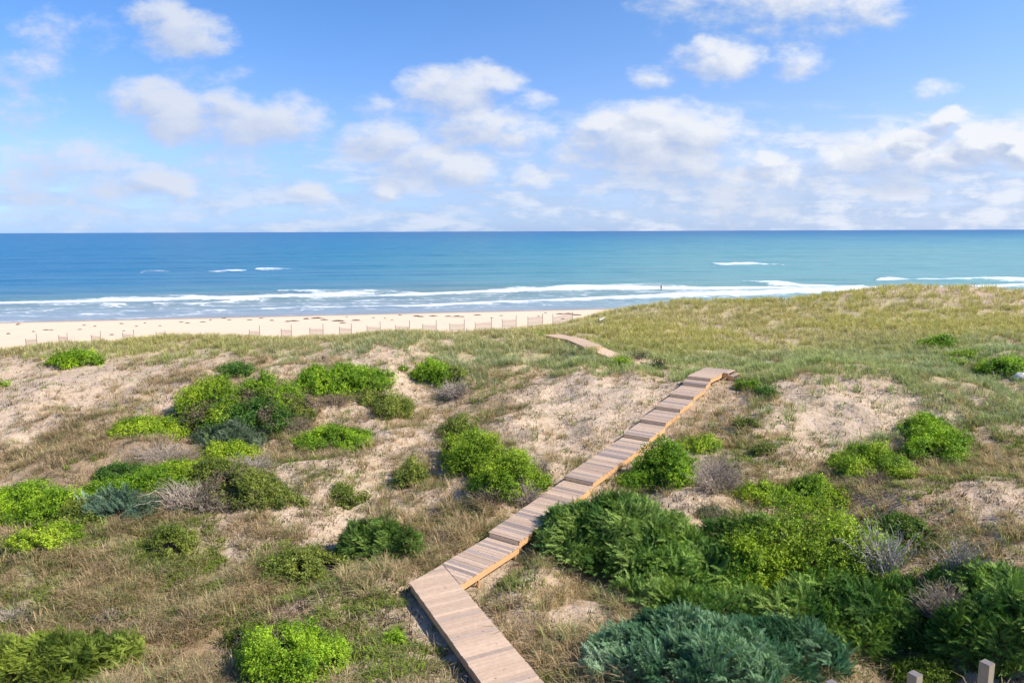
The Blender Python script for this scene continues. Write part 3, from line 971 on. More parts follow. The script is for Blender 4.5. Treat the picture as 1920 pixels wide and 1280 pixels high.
# tall dune grass
rng, P = candidates(95000, 31, 26, 92)
P = P[visible_ok(P)]
cg, cb_, co, cs, cv = covers(P[:, 0], P[:, 1], P[:, 2])
cl = fbm(P[:, 0] / 1.1, P[:, 1] / 1.1, oct=3, seed=61)
keep = rng.uniform(0, 1, len(P)) < np.clip(cg * 1.25 * sstep(cl, 0.30, 0.56), 0, 1)
P = P[keep]; cl = cl[keep]
big = fbm(P[:, 0] / 7, P[:, 1] / 7, oct=3, seed=62)[:, None]
colr_ = pick(rng, (0.64, 0.55, 0.23), (0.45, 0.43, 0.17), len(P)) * (1 - sstep(big, .4, .6)) + pick(rng, (0.66, 0.54, 0.28), (0.42, 0.41, 0.20), len(P)) * sstep(big, .4, .6)
near = sstep(P[:, 1], 60, 46)[:, None]
colr_ = colr_ * (1 - near) + colr_ * np.array([.72, .9, .95]) * near
dist = np.clip(P[:, 1] / 50, .6, 1.5)
pr = [blade_proto(rng, 11, .50, .013, .18, .85) for _ in range(10)]
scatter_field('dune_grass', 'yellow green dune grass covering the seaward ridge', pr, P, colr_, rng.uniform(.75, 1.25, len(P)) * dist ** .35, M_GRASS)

# dry brown grass and dead stalks
rng, P = candidates(150000, 33, 12.5, 75)
P = P[visible_ok(P)]
cg, cb_, co, cs, cv = covers(P[:, 0], P[:, 1], P[:, 2])
cl = fbm(P[:, 0] / 0.8, P[:, 1] / 0.8, oct=3, seed=63)
cl2 = fbm(P[:, 0] / 3.0, P[:, 1] / 3.0, oct=2, seed=64)
keep = rng.uniform(0, 1, len(P)) < np.clip(cb_ * .85 * sstep(cl, 0.42, 0.64) * (0.2 + 1.3 * sstep(cl2, .38, .64)) * (1 - .8 * cg), 0, 1)
P = P[keep]
colr_ = pick(rng, (0.66, 0.50, 0.31), (0.38, 0.265, 0.155), len(P))
dk = rng.uniform(0, 1, len(P)) < 0.22
colr_[dk] = pick(rng, (0.15, 0.11, 0.07), (0.24, 0.18, 0.12), dk.sum())
gsel = rng.uniform(0, 1, len(P)) < 0.18
colr_[gsel] = pick(rng, (0.36, 0.36, 0.17), (0.22, 0.24, 0.10), gsel.sum())
pr = [blade_proto(rng, 10, rng.uniform(.2, .42), .007, rng.uniform(.10, .22), rng.uniform(1.0, 1.7)) for _ in range(14)]
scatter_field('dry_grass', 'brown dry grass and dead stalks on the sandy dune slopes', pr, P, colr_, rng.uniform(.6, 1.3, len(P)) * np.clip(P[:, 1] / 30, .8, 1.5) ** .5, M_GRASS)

rng, P = candidates(44000, 34, 12.5, 62)
P = P[visible_ok(P)]
cg, cb_, co, cs, cv = covers(P[:, 0], P[:, 1], P[:, 2])
cl = fbm(P[:, 0] / 2.2, P[:, 1] / 2.2, oct=3, seed=68)
keep = rng.uniform(0, 1, len(P)) < np.clip((cb_ * .62 + co * .3) * sstep(cl, 0.40, 0.62) * (1 - .7 * cg), 0, 1)
P = P[keep]
colr_ = pick(rng, (0.66, 0.50, 0.30), (0.36, 0.26, 0.14), len(P))
gsel = rng.uniform(0, 1, len(P)) < 0.25
colr_[gsel] = pick(rng, (0.38, 0.39, 0.16), (0.24, 0.27, 0.10), gsel.sum())
pr = [blade_proto(rng, 26, rng.uniform(.38, .55), .008, .13, rng.uniform(.9, 1.5)) for _ in range(10)]
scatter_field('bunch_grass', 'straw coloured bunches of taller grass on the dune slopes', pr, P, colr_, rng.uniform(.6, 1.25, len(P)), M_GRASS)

# low olive herbs
rng, P = candidates(90000, 35, 12.5, 60)
P = P[visible_ok(P)]
cg, cb_, co, cs, cv = covers(P[:, 0], P[:, 1], P[:, 2])
cl = fbm(P[:, 0] / 0.9, P[:, 1] / 0.9, oct=3, seed=66)
keep = rng.uniform(0, 1, len(P)) < np.clip((co + .06) * 1.2 * sstep(cl, 0.34, 0.6), 0, 1)
P = P[keep]
colr_ = pick(rng, (0.30, 0.33, 0.09), (0.17, 0.21, 0.05), len(P))
bsel = rng.uniform(0, 1, len(P)) < 0.2
colr_[bsel] = pick(rng, (0.36, 0.46, 0.05), (0.22, 0.34, 0.04), bsel.sum())
pr = [blade_proto(rng, 12, .17, .012, .16, 1.2, tipc=1.3) for _ in range(10)]
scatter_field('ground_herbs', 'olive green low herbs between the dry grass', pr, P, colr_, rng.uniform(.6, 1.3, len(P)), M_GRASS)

# litter: scraps of dead stem lying on the sand
rng, P = candidates(110000, 37, 12.5, 62)
P = P[visible_ok(P)]
cg, cb_, co, cs, cv = covers(P[:, 0], P[:, 1], P[:, 2])
D, _ = course_dist(P[:, 0], P[:, 1])
cl = fbm(P[:, 0] / 1.6, P[:, 1] / 1.6, oct=2, seed=67)
keep = (rng.uniform(0, 1, len(P)) < 0.42 * cv * (1 - .9 * cg) * sstep(cl, .3, .6)) & (D > 0.85)
P = P[keep]
colr_ = pick(rng, (0.16, 0.11, 0.07), (0.06, 0.045, 0.03), len(P))
pr = [blade_proto(rng, 3, .11, .009, .10, 1.5) for _ in range(10)]
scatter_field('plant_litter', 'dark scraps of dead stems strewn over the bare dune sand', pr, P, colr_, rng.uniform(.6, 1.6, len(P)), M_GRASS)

# ------------------------------------------------------------------ shrubs
def dome_points(rng, lobes, n, lump=0.16, freq=1.6, thick=0.16, gap=0.0, seed=0, low=-0.15):
    """points and outward directions over a union of ellipsoid lobes (cx, cy, cz, rx, ry, rz)"""
    lb = np.array(lobes, float)
    area = lb[:, 3] * lb[:, 4] + lb[:, 4] * lb[:, 5] + lb[:, 3] * lb[:, 5]
    PP, NN = [], []; got = 0
    for _ in range(12):
        m_ = int(n * 1.6) + 50
        k = rng.choice(len(lb), m_, p=area / area.sum())
        d = rng.normal(0, 1, (m_, 3)); d /= np.linalg.norm(d, axis=1)[:, None]
        flip = d[:, 2] < low; d[flip, 2] *= -1
        R = lb[k, 3:6]; C = lb[k, 0:3]
        rr = 1 - thick * rng.uniform(0, 1, m_) ** 1.6
        p = C + d * R * rr[:, None]
        ln = fbm(p[:, 0] * freq, p[:, 1] * freq, p[:, 2] * freq, oct=2, seed=seed) - 0.5
        p = p + d * R * (ln * 2 * lump)[:, None]
        keep_ = np.ones(m_, bool)
        for j in range(len(lb)):
            q = ((p - lb[j, :3]) / lb[j, 3:6]); ins = (q ** 2).sum(1) < (0.80) ** 2
            keep_ &= ~(ins & (k != j))
        if gap > 0:
            gn = fbm(p[:, 0] * 2.4 + 9, p[:, 1] * 2.4, p[:, 2] * 2.4, oct=2, seed=seed + 5)
            keep_ &= gn > gap
        nn = d / R; nn /= np.linalg.norm(nn, axis=1)[:, None]
        PP.append(p[keep_]); NN.append(nn[keep_]); got += keep_.sum()
        if got >= n: break
    return np.concatenate(PP)[:n], np.concatenate(NN)[:n]


def unit(v): return v / np.maximum(np.linalg.norm(v, axis=-1, keepdims=True), 1e-9)


def leaf_mesh(rng, p, n_, size, jitter=0.75, asp=0.48):
    m_ = len(p)
    nn = unit(n_ + rng.normal(0, jitter, (m_, 3)) + np.array([0, 0, .25]))
    r = rng.normal(0, 1, (m_, 3)); a_ = unit(np.cross(nn, r)); b_ = np.cross(nn, a_)
    s = (size * rng.uniform(.6, 1.35, m_))[:, None]
    v = np.stack([p - a_ * s * .5, p + b_ * s * asp * .5 + nn * s * .06, p + a_ * s * .6, p - b_ * s * asp * .5 + nn * s * .06], 1)
    q = np.arange(m_ * 4).reshape(m_, 4)
    return v.reshape(-1, 3), q


def leaf_crown(name, parent, lobes, n, size, ca, cb2_, seed, lump=.17, gap=0.0, cc=None, cc_frac=0.0, freq=1.6, mat=None, thick=.2):
    rng = np.random.default_rng(seed)
    p, nn = dome_points(rng, lobes, n, lump=lump, gap=gap, seed=seed, freq=freq, thick=thick)
    # a looser inner layer keeps the ground from showing through
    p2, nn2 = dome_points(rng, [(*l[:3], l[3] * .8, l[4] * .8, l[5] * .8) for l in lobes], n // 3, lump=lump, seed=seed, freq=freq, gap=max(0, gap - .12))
    # leaves sit in sprigs: a few leaves along each short shoot
    sp_n = 7
    m0 = max(20, len(p) // sp_n); p = p[:m0]; nn = nn[:m0]
    p = p + nn * (rng.exponential(size * .8, m0))[:, None]
    ax = unit(nn + rng.normal(0, .45, (m0, 3)) + np.array([0, 0, .35]))
    k_ = np.repeat(np.arange(m0), sp_n)
    tt = rng.uniform(0, 1, len(k_))[:, None]
    pl = p[k_] + ax[k_] * (tt - .4) * size * 3.2 + rng.normal(0, size * .42, (len(k_), 3))
    sprig_f = rng.uniform(.62, 1.3, m0)[k_]
    p = pl; nn = unit(ax[k_] * .5 + nn[k_] * .6)
    v1, q1 = leaf_mesh(rng, p, nn, size)
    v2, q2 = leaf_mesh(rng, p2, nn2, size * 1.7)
    allp = np.concatenate([p, p2])
    t = fbm(allp[:, 0] * 1.3, allp[:, 1] * 1.3, allp[:, 2] * 1.3, oct=3, seed=seed + 2)
    t = np.clip((t - .5) * 3 + .42 + rng.normal(0, .25, len(allp)), 0, 1)[:, None]
    c_ = np.array(ca) * (1 - t) + np.array(cb2_) * t
    if cc is not None:
        k = (fbm(allp[:, 0] * 1.1 + 30, allp[:, 1] * 1.1, allp[:, 2] * 1.1, oct=2, seed=seed + 3) + rng.normal(0, .05, len(allp))) < cc_frac
        c_[k] = np.array(cc) * rng.uniform(.8, 1.2, (k.sum(), 1))
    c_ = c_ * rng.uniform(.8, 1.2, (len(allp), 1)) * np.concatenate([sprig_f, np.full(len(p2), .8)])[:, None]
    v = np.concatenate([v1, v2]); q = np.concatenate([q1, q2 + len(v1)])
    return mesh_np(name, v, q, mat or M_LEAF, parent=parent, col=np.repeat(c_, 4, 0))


def spray_proto(rng):
    """one feathery cedar branchlet of unit length along +X, flat in XY, tip drooping"""
    v = []; q = []; t = []
    nseg = 9
    for i in range(nseg):
        f = (i + .5) / nseg
        x = f; z = .10 * math.sin(f * 2.6)
        for sg in (-1, 1):
            L_ = rng.uniform(.7, 1.25) * (.24 * (1 - f) ** .7 + .06)
            a_ = rng.uniform(.55, .95)
            dx, dy, dz = math.cos(a_) * L_, sg * math.sin(a_) * L_, rng.uniform(-.02, .10)
            w = .024
            k = len(v)
            v += [(x - w, 0, z), (x + w, 0, z), (x + dx * .6 + w, dy * .55, z + dz * .6), (x + dx * .6 - w, dy * .65, z + dz * .6), (x + dx, dy, z + dz)]
            q.append((k, k + 1, k + 2, k + 3)); t.append((k + 3, k + 2, k + 4))
    k = len(v)
    v += [(0, -.022, 0), (0, .022, 0), (1.0, .022, .05), (1.0, -.022, .05), (1.12, 0, .03)]
    q.append((k, k + 1, k + 2, k + 3)); t.append((k + 3, k + 2, k + 4))
    return np.array(v), np.array(q), np.array(t)


_srng = np.random.default_rng(77)
SPRAYS = [spray_proto(_srng) for _ in range(6)]


def cedar_crown(name, parent, lobes, n, size, ca, cb2_, seed, wind=(-.22, .05, .08), lump=.34, freq=1.9, thick=.25):
    rng = np.random.default_rng(seed)
    p, nn = dome_points(rng, lobes, n, lump=lump, seed=seed, freq=freq, thick=thick, gap=.36)
    p2, nn2 = dome_points(rng, [(*l[:3], l[3] * .78, l[4] * .78, l[5] * .78) for l in lobes], n // 4, lump=lump, seed=seed, freq=freq)
    p = np.concatenate([p, p2]); nn = np.concatenate([nn, nn2]); m_ = len(p)
    sc_ = size * rng.uniform(.45, 1.3, m_); sc_[len(p) - len(p2):] *= 1.5
    # clumps share a direction, so plumes form
    cx = np.floor(p / (size * 1.6)); hsh = _hash(cx[:, 0].astype(np.int64), cx[:, 1].astype(np.int64), cx[:, 2].astype(np.int64), seed)
    ph = hsh * 2 * math.pi
    cd = np.stack([np.cos(ph), np.sin(ph), (hsh * 7 % 1 - .5)], 1) * .85
    ax = unit(nn * .75 + np.array(wind) + cd + rng.normal(0, .36, (m_, 3)))
    up = unit(nn + rng.normal(0, .35, (m_, 3)))
    ay_ = unit(np.cross(up, ax)); az_ = np.cross(ax, ay_)
    t = fbm(p[:, 0] * .9, p[:, 1] * .9, p[:, 2] * .9, oct=3, seed=seed + 2)
    t = np.clip((t - .5) * 3.2 + .5 + (hsh - .5) * .7 + rng.normal(0, .2, m_), 0, 1)[:, None]
    c_ = (np.array(ca) * (1 - t) + np.array(cb2_) * t) * rng.uniform(.65, 1.35, (m_, 1))
    which = rng.integers(0, len(SPRAYS), m_)
    VV, QQ, TT, CC = [], [], [], []; base = 0
    for k, (v, q, tr) in enumerate(SPRAYS):
        s_ = which == k; n_ = s_.sum()
        if not n_: continue
        W_ = (v[None, :, 0:1] * ax[s_][:, None] + v[None, :, 1:2] * ay_[s_][:, None] + v[None, :, 2:3] * az_[s_][:, None]) * sc_[s_][:, None, None] + p[s_][:, None]
        o_ = (np.arange(n_) * len(v))[:, None, None]
        tip = (0.8 + .45 * v[:, 0])[None, :, None]
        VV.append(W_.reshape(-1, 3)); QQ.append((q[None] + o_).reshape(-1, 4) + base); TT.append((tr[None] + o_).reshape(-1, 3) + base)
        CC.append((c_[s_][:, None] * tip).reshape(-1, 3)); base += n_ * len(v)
    return mesh_np(name, np.concatenate(VV), [np.concatenate(QQ), np.concatenate(TT)], M_CEDAR, parent=parent, col=np.concatenate(CC))


def tubes(name, parent, paths, radii, cols, mat=None, sides=3):
    """paths (N,S,3), radii (N,S), cols (N,3)"""
    N_, S_, _ = paths.shape
    tan = np.gradient(paths, axis=1); tan = unit(tan)
    ref = np.zeros_like(tan); ref[..., 0] = .37; ref[..., 1] = .61; ref[..., 2] = .7
    a_ = unit(np.cross(tan, ref)); b_ = np.cross(tan, a_)
    v = []
    for k in range(sides):
        th_ = 2 * math.pi * k / sides
        v.append(paths + (a_ * math.cos(th_) + b_ * math.sin(th_)) * radii[..., None])
    v = np.stack(v, 2)     # N,S,sides,3
    ix = np.arange(N_ * S_ * sides).reshape(N_, S_, sides)
    q = []
    for k in range(sides):
        k2 = (k + 1) % sides
        q.append(np.stack([ix[:, :-1, k], ix[:, :-1, k2], ix[:, 1:, k2], ix[:, 1:, k]], -1).reshape(-1, 4))
    return mesh_np(name, v.reshape(-1, 3), np.concatenate(q), mat or M_TWIG, parent=parent, col=np.repeat(cols, S_ * sides, 0), smooth=True)


def twig_mass(name, parent, c0, rx, ry, h, n, seed, ca=(.36, .32, .31), cb2_=(.24, .20, .18), r0=.010, wig=.10, arch=1.0):
    """bare stems that rise from the base and arch over"""
    rng = np.random.default_rng(seed); S_ = 8
    th_ = rng.uniform(0, 2 * math.pi, n); rr = rng.uniform(.35, 1.0, n)
    e_ = np.stack([np.cos(th_) * rx * rr, np.sin(th_) * ry * rr], 1)
    st_b = e_ * rng.uniform(-.1, .75, n)[:, None]
    t = np.linspace(0, 1, S_)[None, :, None]
    xy = st_b[:, None] * (1 - t) + (e_ + rng.normal(0, .15 * rx, (n, 2)))[:, None] * t
    top = h * np.sqrt(np.clip(1.05 - rr ** 2 * .85, .05, 1)) * rng.uniform(.55, 1.1, n)
    zz = (top[:, None] * np.sin(np.clip(t[..., 0] * (1.6 + arch * .9 * rng.uniform(0, 1, n)[:, None]), 0, 2.9)))
    P_ = np.concatenate([xy, zz[..., None]], -1)
    P_ = P_ + np.cumsum(rng.normal(0, wig * .35, (n, S_, 3)), 1) * np.minimum(rx, .8)
    P_[..., 2] = np.maximum(P_[..., 2], .01)
    P_ = P_ + np.array(c0)
    rad = np.linspace(1, .35, S_)[None] * (r0 * rng.uniform(.5, 1.3, n))[:, None]
    cols = pick(rng, ca, cb2_, n)
    return tubes(name, parent, P_, rad, cols)


def drop(x, y): return float(height(np.array([x]), np.array([y]))[0])


def drape(rng, px, py, w, h, k=9, hf=0.55, hmax=1.9, hmin=0.3, rmax=1.3):
    q_ = 1.2 if py > 760 else (1.05 if py > 700 else .85)
    w *= q_; h *= q_
    """lobes that lie over the dune inside the outline w x h (photo pixels) around px, py; local to a base point"""
    base = hit(px, py + h * .3)
    s_ = project(*base)[2] / F
    H_ = float(np.clip(h * hf * s_, hmin, hmax)); Hp = H_ / s_ * .93
    hh = max(h / 2 - Hp * .5, h * .12); cy = py + Hp * .5
    L_ = []
    for i in range(k):
        th_ = 2 * math.pi * (i * .618 + rng.uniform(-.06, .06)); r = math.sqrt((i + .35) / k)
        ex, ey = px + math.cos(th_) * r * w * .5 * .74, cy + math.sin(th_) * r * hh * .72
        g_ = hit(ex, ey)
        rx = min(w * .5 * s_ * rng.uniform(.30, .50), rmax); ry = rx * rng.uniform(.75, 1.1)
        hz = H_ * rng.uniform(.62, 1.05) * (1.08 - .38 * r)
        L_.append((g_[0] - base[0], g_[1] - base[1], g_[2] - base[2] + hz * .05, rx, ry, hz))
    return base, L_, w * s_ / 2, H_


LIME = ((0.17, 0.29, 0.014), (0.42, 0.54, 0.035))
BRIGHT = ((0.14, 0.27, 0.012), (0.38, 0.56, 0.03))
OLIV = ((0.13, 0.18, 0.025), (0.30, 0.34, 0.06))
DEEPG = ((0.06, 0.14, 0.018), (0.13, 0.27, 0.035))


def lobe_area(L_):
    l = np.array(L_)
    n_ = len(l)
    return float((2 * math.pi * (((l[:, 3] * l[:, 4]) ** 1.6 + (l[:, 3] * l[:, 5]) ** 1.6 + (l[:, 4] * l[:, 5]) ** 1.6) / 3) ** (1 / 1.6)).sum()) * (.55 if n_ > 3 else 1)


def lobe_twigs(name, parent, L_, n, seed, ca, cb2_, r0, wig=.14, out_=1.0):
    """stems rising inside and through the lobes"""
    rng = np.random.default_rng(seed); l = np.array(L_); S_ = 8
    k = rng.choice(len(l), n, p=(l[:, 3] * l[:, 5]) / (l[:, 3] * l[:, 5]).sum())
    d = rng.normal(0, 1, (n, 3)); d[:, 2] = np.abs(d[:, 2]) * .8; d = unit(d)
    C = l[k, :3]; Rr = l[k, 3:6]
    st_b = C * np.array([.45, .45, .7]) + np.stack([d[:, 0] * Rr[:, 0] * .25, d[:, 1] * Rr[:, 1] * .25, -.1 + 0 * d[:, 0]], 1)
    en = C + d * Rr * (rng.uniform(.7, 1.06, n) * out_)[:, None]
    en[:, :2] += rng.normal(0, .22, (n, 2)) * Rr[:, :2]
    mid_ = (st_b + en) / 2; mid_[:, 2] += Rr[:, 2] * rng.uniform(.1, .6, n)
    t = np.linspace(0, 1, S_)[None, :, None]
    P_ = st_b[:, None] * (1 - t) ** 2 + 2 * mid_[:, None] * t * (1 - t) + en[:, None] * t ** 2
    P_ = P_ + np.cumsum(rng.normal(0, wig * .3, (n, S_, 3)), 1) * np.minimum(Rr[:, :1], .7)[:, None]
    rad = np.linspace(1, .4, S_)[None] * (r0 * rng.uniform(.5, 1.3, n))[:, None]
    return tubes(name, parent, P_, rad, pick(rng, ca, cb2_, n))


def shrub(px, py, w, h, label, colr=BRIGHT, name='leafy_shrub', cat='shrub', group=None, n=1.0, size=.075, twig=.35, seed=None, dr=.8, gap=.0, brown=0.0, lump=.32, k=None, hf=.55, hmax=1.9):
    seed = seed or int(px * 7 + py)
    rng = np.random.default_rng(seed)
    c0, L_, a_, H_ = drape(rng, px, py, w, h, k or int(np.clip(6 + w / 14, 6, 18)), hf=hf, hmax=hmax)
    if w > 45:      # low shoots that creep out from the edge
        for i in range(int(5 + w / 22)):
            l = L_[int(rng.integers(len(L_)))]; th_ = rng.uniform(0, 2 * math.pi); q = rng.uniform(.9, 1.25)
            x_, y_ = l[0] + math.cos(th_) * l[3] * q, l[1] + math.sin(th_) * l[4] * q
            r_ = rng.uniform(.16, .34) * min(1.4, max(1, c0[1] / 34)); L_.append((x_, y_, drop(c0[0] + x_, c0[1] + y_) - c0[2], r_, r_ * .8, rng.uniform(.10, .32)))
    if h < w * .5: L_ = [(*l[:3], l[3] * 1.15, l[4] * 1.25, l[5]) for l in L_]
    root = empty(name, c0, label, cat, group)
    size_ = size * max(1, np.linalg.norm(c0[:2]) / 34)
    cnt = int(np.clip(n * 2.3 * lobe_area(L_) / (size_ ** 2 * .5), 300, 20000))
    leaf_crown('crown', root, L_, cnt, size_, colr[0], colr[1], seed, gap=max(gap, .38), lump=lump,
               cc=(.22, .17, .11) if brown else None, cc_frac=brown)
    tw = int(50 + 160 * twig * a_ + 100 * (gap > .33))
    lobe_twigs('branches', root, L_, tw, seed + 1, (.32, .27, .23), (.17, .13, .11), .010 * max(1, c0[1] / 34))
    return root


def twigs(px, py, w, h, label, n=180, name='bare_twig_bush', dr=.8, seed=None, ca=(.50, .43, .36), cb2_=(.31, .25, .19), r0=.009, leaves=0, group=None, lift=0.0):
    seed = seed or int(px * 5 + py)
    rng = np.random.default_rng(seed)
    c0, L_, a_, H_ = drape(rng, px, py, w, h, int(np.clip(4 + w / 25, 4, 9)))
    L_ = [(l[0], l[1], l[2] + lift, *l[3:]) for l in L_]
    root = empty(name, c0, label, 'bush', group)
    lobe_twigs('branches', root, L_, int(n * 2.2), seed, ca, cb2_, r0 * max(1, c0[1] / 30), wig=.3, out_=1.05)
    leaf_crown('leaves', root, L_, int(120 + n * .6), .06 * max(1, c0[1] / 34), (.16, .17, .06), (.26, .22, .10), seed + 3, gap=.45)
    return root


def cedar(px, py, w, h, label, ca, cb2_, name='cedar_tree', cat='cedar', n=1.0, size=.30, dr=.8, seed=None, wind=(-.22, .05, .08), group=None, hf=.5, hmax=2.0, k=None):
    seed = seed or int(px * 3 + py)
    rng = np.random.default_rng(seed)
    c0, L_, a_, H_ = drape(rng, px, py, w, h, k or int(np.clip(5 + w / 22, 6, 16)), hf=hf, hmax=hmax, rmax=1.5)
    root = empty(name, c0, label, cat, group)
    cnt = int(np.clip(n * 3.4 * lobe_area(L_) / (size ** 2 * .34), 300, 20000))
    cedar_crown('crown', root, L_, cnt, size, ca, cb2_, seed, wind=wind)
    rngt = np.random.default_rng(seed + 9); S_ = 7; k_ = len(L_)
    t = np.linspace(0, 1, S_)[None, :, None]
    end = np.array([(l[0] * .9, l[1] * .9, l[2] + l[5] * .55) for l in L_])
    mid_ = np.array([0, 0, H_ * .25])
    P_ = end[:, None] * t ** 1.2 + mid_ * (t * (1 - t) * 2) + rngt.normal(0, .03, (k_, S_, 3)); P_[:, 0] = 0; P_[:, 0, 2] = -.1
    tubes('trunk', root, P_, np.linspace(.07, .015, S_)[None].repeat(k_, 0), pick(rngt, (.22, .17, .13), (.13, .10, .08), k_), sides=5)
    return root


def yucca(px, py, w, label, n=34, colr=((.16, .22, .08), (.30, .34, .14)), seed=None):
    seed = seed or int(px + py); rng = np.random.default_rng(seed)
    g0 = hit(px, py + w * .35); s = project(*g0)[2] / F; r = w * s * .55
    root = None
    V_, Q_, T_, C_ = [], [], [], []
    for i in range(n):
        a_ = rng.uniform(0, 2 * math.pi); el_ = rng.uniform(.15, 1.45)
        L_ = r * rng.uniform(.8, 1.1) / max(math.cos(el_), .75); wd = .022 * max(1, g0[1] / 30)
        d = np.array([math.cos(a_) * math.cos(el_), math.sin(a_) * math.cos(el_), math.sin(el_)])
        sd_ = np.array([-math.sin(a_), math.cos(a_), 0]) * wd
        k = len(V_); b0 = np.array([0, 0, .08])
        V_ += [b0 - sd_ * .6, b0 + sd_ * .6, b0 + d * L_ * .45 + sd_, b0 + d * L_ * .45 - sd_, b0 + d * L_ - np.array([0, 0, .05 * L_])]
        Q_.append((k, k + 1, k + 2, k + 3)); T_.append((k + 3, k + 2, k + 4))
        c_ = pick(rng, colr[0], colr[1], 1)[0]; C_ += [c_] * 5
    V_ = np.array(V_) + g0
    V_ = V_ - g0
    o = mesh_np('yucca_plant', V_, [np.array(Q_), np.array(T_)], M_LEAF, col=np.array(C_))
    o.location = g0
    tag(o, label, 'plant')
    return o


# --- left part
shrub(142, 672, 104, 34, 'bright green shrub on the left ridge just below the beach', BRIGHT, dr=.6)
shrub(398, 752, 135, 135, 'bright green shrub forming the left half of the tallest clump left of centre', LIME, twig=.6)
shrub(505, 738, 130, 110, 'green shrub forming the right half of the tallest clump left of centre', BRIGHT, gap=.34, twig=.9, brown=.36)
shrub(445, 690, 80, 42, 'small green shrub at the top of the tallest clump left of centre', DEEPG)
cedar(440, 812, 125, 58, 'dark bluish cedar bush at the foot of the tallest green clump', (.05, .09, .05), (.14, .19, .11), cat='cedar', size=.26)
shrub(285, 802, 112, 40, 'bright green shrub cap above grey twigs left of the tallest clump', LIME, dr=.6)
twigs(318, 845, 140, 66, 'grey purplish twig bush under the bright green cap at left', 320)
shrub(645, 705, 150, 66, 'spreading bright green shrub between two sand patches right of the tallest clump', BRIGHT, dr=.7)
twigs(625, 748, 90, 36, 'brown twigs under the spreading shrub right of the tallest clump', 120, ca=(.30, .23, .17), cb2_=(.2, .14, .1))
shrub(812, 692, 88, 74, 'bright green shrub on the upper slope beside a pale ball of dead twigs', BRIGHT)
twigs(848, 728, 82, 56, 'pale ball of dead twigs beside the bright upper slope shrub', 260, ca=(.54, .46, .40), cb2_=(.33, .27, .22))
shrub(757, 690, 26, 18, 'tiny round green shrub on sand left of the upper slope shrub', BRIGHT)
shrub(738, 757, 80, 66, 'olive green loose shrub in the middle of the upper slope', OLIV, gap=.40)
shrub(625, 822, 120, 36, 'low patchy green shrub left of the olive hummocks', BRIGHT, gap=.45, dr=.6)
shrub(885, 838, 105, 105, 'upper left half of the large bright shrub left of the long stepped run', LIME, gap=.30, dr=.9, seed=812)
shrub(950, 880, 105, 100, 'lower right half of the large bright shrub left of the long stepped run', LIME, gap=.32, dr=.9, seed=815)
twigs(985, 922, 70, 66, 'grey twigs spilling from the lower right of the large bright shrub', 260)
twigs(920, 925, 90, 50, 'brown shadowed twigs below the large bright shrub', 160, ca=(.26, .21, .17), cb2_=(.16, .12, .1))
shrub(770, 882, 54, 74, 'narrow olive yellow shrub left of the large bright shrub', OLIV, gap=.40)
shrub(435, 848, 90, 40, 'yellow green shrub at the upper end of the long low thicket', LIME, dr=.7, gap=.3)
twigs(475, 868, 110, 52, 'pale grey branches below the upper end of the low thicket', 220, ca=(.46, .41, .40))
shrub(350, 885, 130, 46, 'bright green crest of the long low thicket at left', LIME, dr=.6)
twigs(365, 925, 150, 76, 'grey tangled branches in the face of the long low thicket', 420, r0=.016, ca=(.46, .39, .32))
shrub(455, 905, 130, 80, 'dark olive shrub at the right end of the long low thicket', OLIV, gap=.30, brown=.4)
shrub(60, 940, 170, 90, 'dense bright green shrub at the left edge of the photo', BRIGHT, twig=.4)
shrub(145, 960, 90, 66, 'yellow green shrub between the left edge shrub and the bluish cedar', OLIV)
shrub(205, 918, 70, 50, 'bright green shrub just behind the bluish cedar', BRIGHT)
cedar(228, 948, 125, 76, 'bluish green cedar with spreading plumes right of the left edge shrubs', (.08, .14, .085), (.22, .30, .19), size=.34)
shrub(235, 888, 90, 36, 'small dark green shrub above the bluish cedar', DEEPG, gap=.35)
shrub(105, 1000, 130, 30, 'low yellow green sprigs in front of the left edge shrub', LIME, gap=.5, dr=.6)
yucca(480, 934, 40, 'spiky yucca in front of the low thicket')
shrub(322, 1012, 90, 50, 'thin olive shrub with twigs in the green flat at left', OLIV, gap=.5, twig=1.2)
cedar(709, 1013, 142, 86, 'round dense green cedar bush standing alone on sand left of the boardwalk bend', (.06, .12, .02), (.21, .32, .065), size=.18, hf=.8, name='cedar_bush')
shrub(570, 1057, 120, 52, 'low olive shrub with pale sticks left of the round cedar bush', OLIV, gap=.38, twig=1.2, dr=.7)
shrub(548, 1215, 165, 140, 'large bright green shrub at the lower edge left of the boardwalk', BRIGHT, gap=.36, dr=1.0, size=.055)
shrub(465, 1185, 80, 60, 'thin olive shrub at the upper left of the large lower edge shrub', OLIV, gap=.5, size=.055)
cedar(60, 1225, 200, 120, 'dark yellow green cedar in the lower left corner', (.06, .10, .012), (.24, .31, .04), size=.19, n=.7, hf=.7)
cedar(185, 1215, 130, 100, 'yellow green cedar beside the lower left corner cedar', (.06, .10, .014), (.25, .32, .045), size=.19, n=.7, hf=.7)
twigs(35, 1150, 90, 40, 'grey twigs behind the lower left corner cedar', 200)
twigs(205, 1150, 60, 36, 'small grey twig tuft behind the lower left cedars', 120)
shrub(5, 720, 26, 14, 'small green shrub at the left edge below the ridge', BRIGHT)
shrub(745, 1195, 36, 22, 'small green plant beside the left side of the nearest boardwalk run', BRIGHT, gap=.4, size=.05)
shrub(645, 935, 60, 20, 'small low green plant above the round cedar bush', OLIV, gap=.45)

